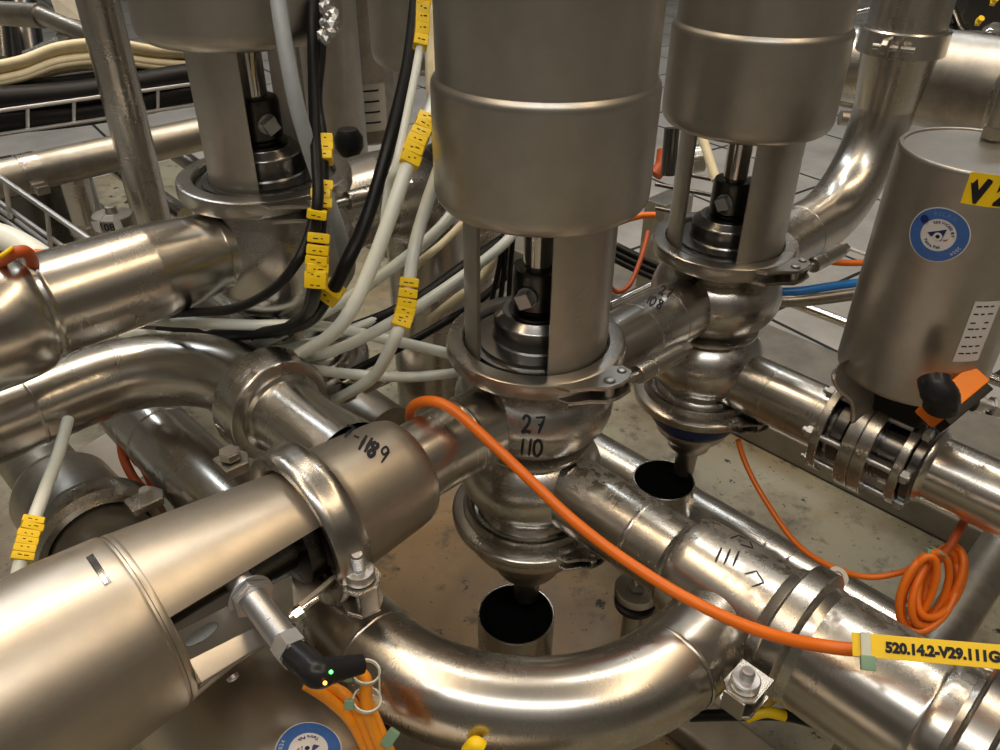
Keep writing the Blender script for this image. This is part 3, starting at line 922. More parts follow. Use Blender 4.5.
wr.stroke(bm, [(-.002, .014), (.004, .018), (.012, .016), (.016, .010), (.006, .011)], .0012)
obj('marker_writing', bm, INK, tp, 'faded black marker strokes')


def heavy_clamp(b, r, label, bolts, cname='pipe_clamp'):
    t = thing(cname, label, 'clamp', G(0, b, H2 + r))
    bm = new()
    lathe(bm, [(r - .013, -.0175), (r - .0105, -.0185), (r - .0095, -.0175), (r - .0075, -.0105), (r - .0015, -.0085), (r, -.0070), (r, .0070), (r - .0015, .0085), (r - .0075, .0105), (r - .0095, .0175), (r - .0105, .0185), (r - .013, .0175)], frame(G(0, b, H2), E2), 84, closed=True)
    band = obj('clamp_band', bm, S_CAST, t)
    for (px, py, d) in bolts:
        q = W(px, py, d)
        rad = (q - G(0, b, H2)); rad -= E2 * rad.dot(E2); rad.normalize(); Mq = frame(q, UP, (rad - UP * rad.z).normalized())
        bm = new()
        for dz, th in ((.004, .004), (-.014, .003)):
            prism(bm, [(-.018, -.012), (.006, -.012), (.012, -.006), (.012, .006), (.006, .012), (-.018, .012)], th, Mq @ Matrix.Translation((0, 0, dz)), .001)
        box(bm, (.0025, .016, .018), Mq @ Matrix.Translation((.0115, 0, -.005)), .0008)
        box(bm, (.0020, .022, .018), Mq @ Matrix.Translation((-.014, 0, -.005)), .0008)
        lug = obj('clamp_lug', bm, S_CAST, t); bm = new()
        lathe(bm, [(0, .006), (.0095, .006), (.0100, .0072), (.0100, .0120), (.0090, .0130), (.0048, .0132), (.0045, .0200), (.0038, .0212), (0, .0212)], Mq, 24)
        for k in range(4): lathe(bm, [(.0044, .0140 + k * .0014), (.0050, .0147 + k * .0014), (.0044, .0154 + k * .0014)], Mq, 16)
        obj('bolt', bm, S_ZINC, lug)
    return t


hc_ = heavy_clamp(.2745, .0565, 'heavy two-bolt clamp joining the dusty tee to the wide pipe at lower right', [(743, 690, .545)])
bm = new(); lathe(bm, [(.040, .002), (.0480, .002), (.0480, .010), (.0465, .014), (.0480, .020), (.0492, .092), (.0485, .094), (.0495, .0955), (.0505, .1), (.0505, .109)], frame(G(0, .2765, H2), E2), 72)
tag(obj('wide_pipe', bm, S_DUST), 'wide dusty steel pipe section under the yellow cable tag', 'pipe')
q = WP(836, 578, G(0, .2745, H2), E2); bm = new()
lathe(bm, [(.0040, -.004), (.0080, -.004), (.0085, 0), (.0080, .004), (.0040, .004)], frame(q, UP + E2 * .3 - fwd * .3), 24, closed=True)
lathe(bm, [(0, -.006), (.0036, -.006), (.0036, .003), (0, .003)], frame(q, UP + E2 * .3 - fwd * .3), 16)
obj('bolt', bm, S_ZINC, hc_); bm = new()
prism(bm, [(-.022, -.011), (.004, -.012), (.011, -.006), (.011, .006), (.004, .012), (-.022, .011)], .011, frame(q - (q - G(0, .2745, H2)).normalized() * .012, E2, (q - G(0, .2745, H2))), .002)
obj('clamp_lug', bm, S_CAST, hc_)
heavy_clamp(.4000, .0590, 'pipe clamp cut off by the lower right corner', [])
bm = new(); lathe(bm, [(.0500, 0), (.0490, .01), (.0490, .45)], frame(G(0, .404, H2), E2), 64)
tag(obj('wide_pipe', bm, S_PIPE), 'end of the wide pipe beyond the clamp in the lower right corner', 'pipe')

# ---- V2 lower outlet with flanged butterfly valve and vertical actuator
H3 = .508
bm = new(); lathe(bm, [(RP, 0), (RP, .13)], frame(G(.2926, .045, H3), E2), 56)
for s_ in (.092,): ring_bump(bm, G(.2926, s_, H3), E2, RP)
tag(obj('steel_pipe', bm, S_PIPE), 'steel pipe from the blue-ringed valve to the bolted flanges at right', 'pipe')
bf = thing('butterfly_valve', 'flanged butterfly valve at right under a tall steel actuator numbered V2', 'valve', G(.2926, .21, H3 + .056))


def disc(bm, b, th, r, rin=.02): lathe(bm, [(rin, -th / 2), (r - .0008, -th / 2), (r, -th / 2 + .0008), (r, th / 2 - .0008), (r - .0008, th / 2), (rin, th / 2)], frame(G(.2926, b, H3), E2), 64, closed=True)


for b_, th, r_ in ((.166, .009, .0535), (.1985, .0135, .0560), (.2125, .0135, .0560), (.246, .009, .0500)):
    bm = new(); disc(bm, b_, th, r_); obj('flange', bm, S_CAST, bf)
bm = new(); lathe(bm, [(.034, 0), (.040, .003), (.040, .014), (.034, .016), (.034, .078), (.043, .080), (.043, .088), (.034, .092)], frame(G(.2926, .172, H3), E2), 48); obj('seat_ring', bm, S_DARK, bf)
Mf = frame(G(.2926, .205, H3), E2, UP)
for k in range(6):
    a = 2 * PI * k / 6 + .35; bm = new(); M_ = Mf @ Matrix.Translation((.0455 * math.cos(a), .0455 * math.sin(a), 0))
    lathe(bm, [(0, -.055), (.0036, -.055), (.0036, .054), (0, .054)], M_, 14)
    for z in (-.0475, .0495): prism(bm, hexagon(.0072), .0065, M_ @ Matrix.Translation((0, 0, z)), .0006)
    obj('bolt', bm, S_ZINC, bf)
bm = new(); lathe(bm, [(RP - .004, 0), (.040, 0), (.0405, .005), (.037, .007), (.0385, .010), (.0375, .013), (RP, .016), (RP, .50)], frame(G(.2926, .2525, H3), E2), 56)
tag(obj('steel_pipe', bm, S_PIPE), 'steel pipe running out of the right edge beyond the bolted flanges', 'pipe')
# vertical actuator
ac = G(.2926, .215, 0); HA0, HA1 = .2045, .4175


def AZ(h): return Matrix.Translation((ac.x, ac.y, HC)) @ Matrix.Scale(-1, 4, (0, 0, 1))


bm = new()
lathe(bm, [(0, .2062), (.0595, .2062), (.0600, .2048), (.0612, .2042), (.0632, .2046), (.0643, .2060), (.0648, .2085), (.0648, .4120), (.0643, .4150), (.0625, .4168), (0, .4175)], AZ(0), 96)
ra_tree = bvh(bm)
va = obj('actuator', bm, S_SATIN, bf)
bm = new(); lathe(bm, [(0, .4165), (.012, .4165), (.012, .47), (0, .47)], AZ(0), 24)
box(bm, (.078, .048, .040), frame(G(.2926, .208, .440), UP, E2), .004); obj('neck', bm, BLACKP, bf)  # black box added to make the recess behind the mounting plate dark
# bent mounting plate under the actuator
lo = G(.2926, .215, .4195)
sd_ = WP(846, 378, lo, UP); 
bm = new()
pl = [WP(848, 360, lo, UP), WP(862, 372, lo, UP), WP(905, 394, lo, UP), WP(942, 398, lo, UP), WP(985, 372, lo, UP), WP(940, 330, lo, UP), WP(880, 335, lo, UP)]
poly3(bm, pl, -.003, UP)
sweep(bm, crom([WP(845, 362, lo, UP), W(834, 374, .735), W(838, 388, .74), W(852, 402, .75), W(852, 420, .765)], 6), .0022, 8, flat=1)
t_ = [W(845, 361, .745), W(833, 372, .75), W(835, 386, .755), W(850, 404, .765), W(851, 424, .78)]; cc = crom(t_, 5)
for p, q in zip(cc, cc[1:]):
    s_ = E1 * .03 + E2 * .012
    quad(bm, [bm.verts.new(x) for x in (p, q, q + s_, p + s_)], None, 0)
obj('mounting_bracket', bm, S_BRACKET, bf)
# fitting on top of the actuator
bm = new(); q = WP(992, 138, G(.2926, .215, .2045), UP)
prism(bm, hexagon(.0100), .010, Matrix.Translation(q + UP * .005), .0008)
lathe(bm, [(0, 0), (.0072, 0), (.0078, .030), (.006, .034), (0, .035)], Matrix.Translation(q + UP * .008), 20)
sweep(bm, [q + UP * .034, q + UP * .036 + rt * .02, q + UP * .036 + rt * .045], .0075, 16)
obj('air_fitting', bm, BRASS and S_OLD_DIM, bf)
# V2 plate, sticker, label
def surf(px, py, d): o = W(px, py, d); n = Vector((o.x - ac.x, o.y - ac.y, 0)).normalized(); u = UP.cross(n) ; return o, u, UP


def cyl_point(px, py, c, r):
    rr = ray(px, py); dx, dy = rr.x, rr.y; ox, oy = CAM.x - c.x, CAM.y - c.y
    A = dx * dx + dy * dy; B = 2 * (ox * dx + oy * dy); Cc = ox * ox + oy * oy - r * r; t = (-B - math.sqrt(max(0, B * B - 4 * A * Cc))) / (2 * A)
    p = CAM + rr * t; n = Vector((p.x - c.x, p.y - c.y, 0)).normalized(); return p, UP.cross(n), n


p, u, n = cyl_point(938, 235, ac, .0648)
def rolled(u, n, deg): M_ = Matrix.Rotation(R(deg), 3, n); return M_ @ u, M_ @ UP
uu, vv = rolled(u, n, -14)
sticker(bf, ra_tree, p, uu, vv, .0225)
p, u, n = cyl_point(984, 190, ac, .0648)
wr = Wrap(ra_tree, p, u, UP); bm = new()
wr.put(bm, grid2d(-.0125, .0300, -.0125, .0125, 12, 2), .0004, 0)
tx, wd = text2d('V', .0245, .0016); wr.put(bm, tx, .0007, 1, Matrix.Translation((-.0035, -.0095, 0)) @ Matrix.Scale(.85, 4, (1, 0, 0)))
tx, wd = text2d('2', .0245, .0016); wr.put(bm, tx, .0007, 1, Matrix.Translation((.0145, -.0095, 0)) @ Matrix.Scale(.85, 4, (1, 0, 0)))
obj('number_label', bm, [YELLOW, INK], bf, 'yellow label with black V2')
p, u, n = cyl_point(977, 332, ac, .0648)
wr = Wrap(ra_tree, p, u, UP); bm = new()
wr.put(bm, grid2d(-.0115, .0115, -.029, .029, 6, 3), .0004, 0)
for k in range(7):
    y = .024 - k * .0075 + rnd.uniform(-.001, .001)
    for j in range(3):
        x = -.009 + j * .006; 
        if rnd.random() < .8: wr.put(bm, grid2d(x, x + rnd.uniform(.003, .0052), y, y + .0013, 1, 1), .0006, 1)
obj('rating_label', bm, [STK_WHITE, INK], bf, 'white printed rating label')
# black elbow plug + orange sensor box
t = thing('orange_sensor', 'orange sensor block with black elbow plug at the foot of the tall actuator', 'sensor', W(955, 405, .70))
bm = new(); c_ = W(952, 396, .690); zax = (W(984, 371, .700) - W(925, 420, .680)).normalized(); Mo = frame(c_, zax, (CAM - c_))
box(bm, (.020, .020, .062), Mo, .002); obj('sensor_block', bm, ORBOX, t)
sgn_ = 1 if (Mo.to_3x3() @ Vector((0, 1, 0))).dot(rt) > 0 else -1
bm = new(); box(bm, (.018, .007, .056), Mo @ Matrix.Translation((-.001, .0135 * sgn_, 0)), .001); obj('cover', bm, BLACKP, t)
bm = new(); sweep(bm, crom([W(934, 378, .655), W(936, 388, .652), W(942, 398, .655), W(940, 408, .662)], 6), [.0100] + [.0128] * 6 + [.0138] * 11 + [.0125], 20); obj('plug', bm, BLACKC, t)
bm = new(); ax = (W(998, 408, .72) - W(972, 402, .72)).normalized(); Mg = frame(W(974, 402, .72), ax)
lathe(bm, [(0, 0), (.009, 0), (.009, .006), (.0055, .008), (.0055, .015), (0, .015)], Mg, 20); prism(bm, hexagon(.0095), .02, Mg @ Matrix.Translation((0, 0, .025)), .001); obj('cable_gland', bm, S_ZINC, t)

# ---- V0 left pipe
H0 = .303; bz = -.240
bm = new()
lathe(bm, [(.0355, 0), (.0355, .020), (.0362, .0205), (.0358, .022), (.0358, .030), (.0392, .070), (.0400, .078), (.0404, .080), (.0400, .082), (.0405, .162), (.0412, .1635), (.0422, .166), (.0412, .1685), (.0435, .171), (.0465, .176), (.0490, .186), (.0500, .200), (.0500, .45)], frame(G(-.140, bz, H0), -E1), 64)
tag(obj('reducer_pipe', bm, S_PIPE), 'steel pipe widening in steps to the left edge from the raised upper left valve', 'pipe')
bm = new(); lathe(bm, [(.0355, 0), (.0355, .05)], frame(G(-.096, bz, H0), -E1), 56); obj('outlet', bm, S_BODY, v0)
bm = new(); sweep(bm, fillet([G(-.06, -.248, H0), G(.085, -.248, H0), G(.085, -.248, .62)], [.055], 12), .0440, 56)
tag(obj('bent_pipe', bm, S_BODY), 'matt steel elbow turning down behind the black cable, right of the raised valve', 'pipe')

# ---- pipes beneath and behind
def cylpipe(a0, b0, a1, b1, h, r, label, name='steel_pipe', mat=None, h1=None, group=None, capend=False, joints=()):
    bm = new(); sweep(bm, dens([G(a0, b0, h), G(a1, b1, h if h1 is None else h1)], .05), r, 40)
    for s in joints: p, q = G(a0, b0, h), G(a1, b1, h if h1 is None else h1); ring_bump(bm, p.lerp(q, s), q - p, r, .002, .0008)
    return tag(obj(name, bm, mat or S_PIPE), label, 'pipe', group)


cylpipe(.318, -.18, .318, 1.1, .765, .0380, 'long steel pipe passing behind the drain cup and wide tee at lower right', joints=(.235, .26))
cylpipe(.05, .335, .95, .327, .70, .0240, 'slanting steel pipe behind the orange cable coil in the lower right', mat=S_OLD_DIM)
cylpipe(.6725, -.3, .6725, .6, .60, .0075, 'thin bright steel rod behind the actuator numbered V2', mat=S_CHR, name='steel_rod')
cylpipe(-.02, -.20, -.02, -1.2, .56, .034, 'dark steel pipe running back under the white hoses, left of centre', mat=S_OLD_DIM)
cylpipe(-.09, -.36, -.09, -1.3, .60, .03, 'lower dark steel pipe under the white hose bundle', mat=S_OLD_DIM)

# low actuator running towards the viewer at the bottom left
t = thing('horizontal_actuator', 'large dull actuator cylinder running under the lying one at the bottom edge', 'actuator', G(-.312, .1, .62))
bm = new(); lathe(bm, [(.050, 0), (.061, .004), (.064, .012), (.064, .40), (0, .41)], frame(G(-.320, -.055, .553), E2), 80)
lt = bvh(bm); obj('cylinder', bm, S_BLAST, t)
p = W(308, 747, .555); r_ = CAM + ray(308, 750) * 3; h_, n_, i_, d_ = lt.ray_cast(CAM, ray(308, 750).normalized(), 3)
if h_ is not None:
    n_ = n_ if n_.dot(CAM - h_) > 0 else -n_
    u = (rt - n_ * rt.dot(n_)).normalized(); v = n_.cross(u); M_ = Matrix.Rotation(R(180 + 12), 3, n_)
    sticker(t, lt, h_, M_ @ u, M_ @ v, .0215)

# its yoke, clamp and body reach back under the arching pipe
def Q(b): return frame(G(-.325, b, .545), E2)
bm = new(); lathe(bm, [(.0455, -.235), (.0485, -.18), (.0590, -.115), (.0590, -.04)], Q(0), 64); obj('yoke_sleeve', bm, S_OLD_DIM, t)
bm = new(); lathe(bm, [(.0480, -.2550), (.0560, -.2580), (.0610, -.2560), (.0632, -.2500), (.0620, -.2440), (.0632, -.2400), (.0625, -.2340), (.0560, -.2300), (.0480, -.2320)], Q(0), 72, closed=True)
k_ = obj('clamp', bm, S_CAST, t)
bm = new(); prism(bm, [(-.016, -.010), (.010, -.011), (.015, 0), (.010, .011), (-.016, .010)], .008, frame(W(147, 500, .70), UP, E1), .001); prism(bm, hexagon(.0055), .012, Matrix.Translation(W(146, 494, .695)), .001)
obj('clamp_lug', bm, S_CAST, k_)
bm = new(); lathe(bm, [(.0505, -.250), (.0500, -.262), (.0485, -.33), (.0420, -.345), (.0340, -.35), (.0340, -.62)], Q(0), 64); obj('reducer_body', bm, S_OLD_DIM, t)


# ------------------------------------------------------------------ drain cups
def cup(px, py, h, r, label, bot):
    c = WH(px, py, h); t = thing('drain_cup', label, 'drain', Vector((c.x, c.y, bot)))
    z = c.z - bot
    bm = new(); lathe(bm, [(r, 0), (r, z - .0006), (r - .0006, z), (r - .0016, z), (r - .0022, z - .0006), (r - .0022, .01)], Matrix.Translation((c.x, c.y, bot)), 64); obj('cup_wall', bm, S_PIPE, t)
    bm = new(); lathe(bm, [(r - .0024, z - .001), (r - .0026, z - .012), (r - .0026, .02), (0, .018)], Matrix.Translation((c.x, c.y, bot)), 56); obj('lining', bm, HOLE, t, 'black inside')  # plain black surface lining the inside of the cup


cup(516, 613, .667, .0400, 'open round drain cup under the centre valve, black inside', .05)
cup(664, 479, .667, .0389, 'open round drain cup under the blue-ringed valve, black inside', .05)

# support post with bolted cap below the tee
t = thing('support_post', 'short bolted support post standing beside the drain cup, below the orange cable', 'post', Vector((*W(636, 590, .72).xy, .05)))
q = W(637, 588, .715); PS = Matrix.Translation(q) @ Matrix.Scale(1.28, 4) @ Matrix.Translation(-q)
bm = new(); lathe(bm, [(0, -.006), (.0150, -.006), (.0155, -.005), (.0155, .000), (.0150, .001), (0, .001)], Matrix.Translation(q), 32); prism(bm, hexagon(.0068), .005, Matrix.Translation(q + UP * .0035), .0008); lathe(bm, [(0, 0), (.0035, 0), (.0035, .009), (0, .009)], Matrix.Translation(q), 12)
bm.transform(PS); obj('bolted_cap', bm, S_BODY, t)
bm = new(); lathe(bm, [(0, -.016), (.0145, -.016), (.0150, -.012), (.0125, -.011), (.0125, -.007), (0, -.006)], Matrix.Translation(q), 32); bm.transform(PS); obj('rubber_pad', bm, BLACKP, t)
bm = new(); lathe(bm, [(0, -.030), (.0105, -.030), (.0150, -.021), (.0150, -.0175), (0, -.017)], Matrix.Translation(q), 32); lathe(bm, [(0, .05 - q.z), (.009, .05 - q.z), (.009, -.028), (0, -.028)], Matrix.Translation(q), 20); obj('post', bm, S_OLD_DIM, t)
beam('support_rail', G(.125, .035, .862), G(.125, .9, .862), .06, .03, 'low flat steel rail lying on the tray behind the bolted post')


# ------------------------------------------------------------------ hoses and cables
def hose(pts, r, mat, label, name='air_hose', cat='hose', group=None, seg=12, n=8):
    P = crom([W(*p) for p in pts], n); bm = new(); sweep(bm, P, r, seg)
    return tag(obj(name, bm, mat), label, cat, group), P


def marker_at(parent, P, y0, y1, r, count, label='row of yellow numbered marker rings'):
    ys = [375 + FPX * (p - CAM).dot(dn) / D(p) for p in P]; n = len(P) - 1

    def fr(y):
        k = min(range(n), key=lambda i: abs((ys[i] + ys[i + 1]) / 2 - y)); d = ys[k + 1] - ys[k]
        return (k + (y - ys[k]) / d) / n if abs(d) > .01 else k / n
    a, b = fr(y0), fr(y1); return marker(parent, P, min(a, b), max(a, b), r, count, label)


def marker(parent, P, i0, i1, r, count, label='row of yellow numbered marker rings'):
    # yellow marker sleeves between path fractions, slightly ragged
    n = len(P) - 1; bm = new()
    for k in range(count):
        f = i0 + (i1 - i0) * (k + .5) / count; i = min(n - 1, int(f * n)); p = P[i].lerp(P[i + 1], f * n - i); d = (P[i + 1] - P[i]).normalized()
        hl = sum((P[j + 1] - P[j]).length for j in range(n)) * (i1 - i0) / count * .5; hl = hl if n < 3 else sum((P[j + 1] - P[j]).length * max(0, min(i1 * n, j + 1) - max(i0 * n, j)) for j in range(n)) / count * .56
        side = (CAM - p).normalized(); M_ = frame(p, d, side) @ Matrix.Rotation(rnd.uniform(-.12, .12), 4, 'Z')
        box(bm, (r * 2.35, r * 2.5, hl * 2), M_ @ Matrix.Translation((0, rnd.uniform(-.0003, .0003), 0)), r * .22, 0, 2)
        for q in range(2): box(bm, (.0003, r * rnd.uniform(.2, .6), hl * .22), M_ @ Matrix.Translation((r * 1.18, r * .7 * (q - .5), hl * rnd.uniform(-.3, .3))), 0, 1)
    return obj('marker_rings', bm, [YELLOW, INK], parent, label)


o, P = hose([(452, 40, .66), (434, 100, .63), (408, 165, .60), (372, 265, .60), (338, 328, .62), (292, 357, .72), (235, 380, .80)], .0056, WHITE, 'thickest white hose, curving down past the actuator edge with high yellow rings')
marker_at(o, P, 119, 166, .0060, 6)
o, P = hose([(424, -10, .62), (421, 40, .62), (408, 110, .605), (396, 165, .60), (388, 190, .615), (380, 260, .64)], .0033, WHITE, 'thin white hose with yellow rings at the top edge')
marker_at(o, P, -4, 48, .0044, 5)
o, P = hose([(446, 150, .66), (428, 200, .64), (414, 250, .625), (405, 310, .625), (394, 340, .63), (372, 378, .68), (335, 400, .76)], .0052, WHITE, 'white hose with yellow rings hooking down to the union nut')
marker_at(o, P, 277, 325, .0060, 6)
o, P = hose([(470, 190, .72), (440, 228, .70), (400, 262, .69), (345, 300, .69), (290, 330, .73), (222, 358, .80)], .0052, WHITE, 'white hose crossing diagonally below the lowest yellow rings')
o, P = hose([(520, 225, .78), (497, 250, .74), (440, 292, .69), (385, 326, .67), (335, 350, .70), (280, 362, .75), (225, 378, .80)], .0050, WHITE, 'white hose emerging through the yoke of the centre valve')
o, P = hose([(118, 318, .74), (180, 322, .73), (250, 325, .72), (320, 326, .72), (390, 340, .72), (455, 355, .74)], .0050, WHITE, 'level white hose running right to the centre valve clamp')
o, P = hose([(462, 372, .74), (410, 377, .73), (350, 374, .72), (300, 368, .72), (240, 362, .73)], .0048, WHITE, 'lowest white hose ending beside the clamp of the centre valve')
for k, (p0, p1, p2, p3) in enumerate([((120, 332, .76), (180, 338, .75), (240, 352, .74), (300, 385, .75)), ((125, 318, .78), (175, 316, .77), (220, 332, .76), (270, 345, .77)),
                                      ((110, 345, .76), (150, 346, .75), (200, 362, .75), (250, 385, .76)), ((150, 352, .75), (190, 340, .76), (240, 340, .77), (300, 352, .78)), ((250, 352, .76), (300, 345, .76), (350, 330, .77), (420, 300, .80))]):
    hose([p0, p1, p2, p3], .0046, WHITE, 'white hose in the bundle behind the arching pipe, ' + ('%s from its top' % ('third', 'first', 'fourth', 'second')[k] if k < 4 else 'nearest the centre valve'), group='white hoses bundled behind the arching pipe')
hose([(480, 205, .80), (448, 238, .78), (432, 252, .77), (420, 262, .78), (400, 285, .80)], .0038, CREAM, 'cream hose end just under the edge of the centre actuator')
hose([(520, 225, .82), (502, 248, .80), (478, 282, .80), (455, 300, .80), (430, 320, .82)], .0048, CREAM, 'cream hose seen through the left yoke opening of the centre valve')
BC = 'cable'
o, P = hose([(418, -20, .66), (409, 60, .65), (390, 140, .635), (368, 215, .63), (345, 266, .62), (326, 300, .64), (300, 325, .68), (240, 334, .74), (160, 330, .80)], .0056, BLACKP, 'thick black cable sweeping down left of the white hoses, with one yellow clip', 'black_cable', BC)
marker_at(o, P, 288, 297, .0066, 1, 'small yellow clip')
o, P = hose([(313, -20, .60), (313, 60, .595), (315, 130, .585), (318, 190, .575), (316, 222, .578), (317, 245, .598), (313, 285, .615), (303, 318, .68), (280, 340, .77)], .0042, BLACKP, 'black cable hanging past the raised valve, with a single yellow clip', 'black_cable', BC)
marker_at(o, P, 210, 218, .0056, 1, 'small yellow clip')
o, P = hose([(321, -20, .61), (320, 50, .605), (316, 100, .60), (322, 145, .59), (321, 210, .585), (317, 262, .59), (315, 292, .60), (305, 315, .66), (270, 338, .76)], .0048, BLACKP, 'black cable hanging past the raised valve, carrying three yellow marker blocks', 'black_cable', BC)
marker_at(o, P, 138, 162, .0062, 3, 'yellow marker block'); marker_at(o, P, 182, 208, .0058, 3, 'yellow marker block'); marker_at(o, P, 232, 285, .0064, 6, 'yellow marker block')
hose([(314, 215, .612), (309, 236, .606), (297, 262, .60), (272, 290, .615), (232, 309, .64), (180, 313, .70), (140, 318, .76)], .0040, BLACKP, 'thin black cable looping under the raised valve', 'black_cable', BC)
o, P = hose([(510, 235, .86), (470, 262, .84), (420, 298, .80), (370, 322, .78), (300, 342, .77), (220, 336, .78)], .0062, BLACKP, 'black cable crossing behind the lowest yellow rings', 'black_cable', BC)
hose([(520, 262, .84), (480, 300, .82), (440, 325, .80), (395, 350, .78), (340, 378, .78)], .0042, BLACKP, 'black cable lying under the white hose by the left yoke plate', 'black_cable', BC)
for x, dx in ((505, -8), (511, -4), (500, -14)):
    hose([(x + 2, 236, .76), (x, 262, .77), (x + dx / 2, 295, .80), (x + dx, 330, .86)], .0026, BLACKP, {505: 'leftmost', 511: 'rightmost', 500: 'middle'}[x] + ' thin black wire behind the spindle of the centre valve', 'black_wire', BC, 'wires behind the centre spindle')
hose([(276, -15, .56), (284, 40, .56), (298, 110, .57), (318, 175, .60), (335, 220, .62), (346, 262, .66)], .0057, GREYH, 'grey hose crossing in front of the raised valve', 'air_hose')
# knobbly foil wrap beside it
bm = new()
for k in range(26):
    q = W(328 + rnd.uniform(-6, 7), -4 + k * 1.75, .585 + rnd.uniform(-.006, .006)); t_ = bmesh.new(); bmesh.ops.create_icosphere(t_, subdivisions=1, radius=rnd.uniform(.003, .0055)); add(bm, t_, Matrix.Translation(q) @ Matrix.Rotation(rnd.random() * 3, 4, 'X'))
tag(obj('foil_wrap', bm, S_ZINC), 'crumpled silver foil wrap on the cable at the top, left of centre', 'wrap')

# main orange cable
CABLE = [(420, 440, .72), (411, 424, .70), (412, 408, .655), (428, 401, .628), (452, 409, .617), (490, 442, .610), (530, 480, .600), (575, 522, .590), (625, 560, .580), (690, 600, .560), (760, 631, .530), (830, 647, .500), (900, 652, .487), (1030, 664, .458)]
o, P = hose(CABLE, .0043, ORANGE, 'bright orange cable lying across the centre, with a printed yellow tag', 'orange_cable', 'cable', seg=16)
bm = new(); a_ = W(852, 644, .478); b_ = W(1035, 660, .452); n = (CAM - a_); u = (b_ - a_).normalized(); n = (n - u * n.dot(u)).normalized(); v = n.cross(u)
Lg = (b_ - a_).length; wr = Wrap(None, (a_ + b_) / 2, u, v)
box(bm, (Lg, .0135, .0012), Matrix((u, v, n)).transposed().to_4x4(), .0004)
for vtx in bm.verts: vtx.co += (a_ + b_) / 2
tx, wd = text2d('520.14.2-V29.111GS5', .0080, .00050, sx=1.0)
sc_ = .0670 / wd
wr.put(bm, tx, .0009, 1, Matrix.Translation((-Lg / 2 + .0180 + .0335, -.0028, 0)) @ Matrix.Scale(sc_, 4, (1, 0, 0)))
obj('cable_tag', bm, [YELLOW, INK], o, 'yellow tag printed 520.14.2-V29.111GS5')
bm = new(); q = W(866, 648, .474); box(bm, (.0055, .018, .0016), Matrix((u, v, n)).transposed().to_4x4(), .0005)
for vtx in bm.verts: vtx.co += q + v * 0.0
k0_ = len(bm.verts); t_ = new(); box(t_, (.0085, .0085, .005), Matrix((u, v, n)).transposed().to_4x4(), .0010)
for vtx in t_.verts: vtx.co += W(868, 663, .472)
add(bm, t_, Matrix(), 1); obj('zip_tie', bm, [CLEARW, GREEN], o, 'pale green zip tie')

hose([(738, 440, .93), (745, 462, .915), (762, 495, .90), (795, 542, .87), (830, 566, .84), (868, 577, .81), (905, 571, .80), (935, 558, .80)], .0031, ORANGE, 'thin orange cable dropping from the blue-ringed valve to the coil', 'orange_cable', 'cable')
cu = thing('cable_coil', 'coil of orange cable tied in loops at the right, above the printed tag', 'cable', W(925, 625, .79))
for k, (cx, cy, rx, ry, tl) in enumerate([(918, 590, 14, 36, 22), (924, 590, 21, 40, 24), (934, 588, 18, 40, 22), (941, 582, 20, 38, 24), (930, 592, 24, 42, 26), (944, 580, 15, 34, 24)]):
    pts = []
    for i in range(12):
        a = 2 * PI * i / 12; x = rx * math.cos(a); y = ry * math.sin(a); c_, s_ = math.cos(R(tl)), math.sin(R(tl))
        pts.append(W(cx + x * c_ - y * s_, cy + x * s_ + y * c_, .775 + .012 * math.sin(a + k) + k * .004))
    bm = new(); sweep(bm, crom(pts, 5, True), .0037, 12, cap=False); obj('cable_loop', bm, ORANGE, cu)
bm = new(); sweep(bm, crom([W(932, 562, .775), W(948, 548, .78), (W(958, 532, .785)), W(968, 514, .80)], 6), .0042, 12); obj('cable_lead', bm, RUST, cu)
bm = new(); box(bm, (.007, .004, .007), frame(W(928, 552, .765), fwd), .001); lathe(bm, [(.0072, -.001), (.0082, -.001), (.0082, .001), (.0072, .001)], frame(W(938, 552, .775), (W(952, 536, .775) - W(932, 562, .775))), 20, closed=True); obj('zip_tie', bm, GREEN, cu)
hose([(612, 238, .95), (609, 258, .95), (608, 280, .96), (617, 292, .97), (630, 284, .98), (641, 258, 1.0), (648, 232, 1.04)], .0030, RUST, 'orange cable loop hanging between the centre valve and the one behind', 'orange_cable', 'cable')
hose([(655, 215, 1.2), (640, 216, 1.2), (620, 222, 1.22), (600, 232, 1.25)], .005, ORANGE, 'orange cable lying behind the clamp of the blue-ringed valve', 'orange_cable', 'cable')
hose([(832, 262, 1.1), (850, 263, 1.1), (880, 262, 1.1)], .0045, ORANGE, 'short orange cable glimpsed above the blue hose', 'orange_cable', 'cable')
o, P = hose([(770, 292, 1.02), (800, 291, 1.02), (840, 285, 1.03), (900, 278, 1.05)], .0056, BLUEH, 'bright blue hose behind the blue-ringed valve', 'blue_hose')
hose([(770, 301, 1.06), (810, 300, 1.06), (900, 288, 1.08)], .008, S_OLD_DIM, 'dull steel tube just below the blue hose', 'steel_tube', 'pipe')
for k in range(3):
    hose([(596, 236 + k * 7, 1.15), (640, 258 + k * 7, 1.15), (690, 280 + k * 7, 1.15)], .0045, BLACKP, ('upper', 'middle', 'lower')[k] + ' black cable of the three beneath the hanging orange loop', 'black_cable', BC, 'black cables beneath the hanging orange loop')
hose([(608, 306, .98), (660, 281, 1.05), (700, 262, 1.1)], .006, S_CHR, 'bright thin tube behind the marked cross pipe', 'steel_tube', 'pipe')

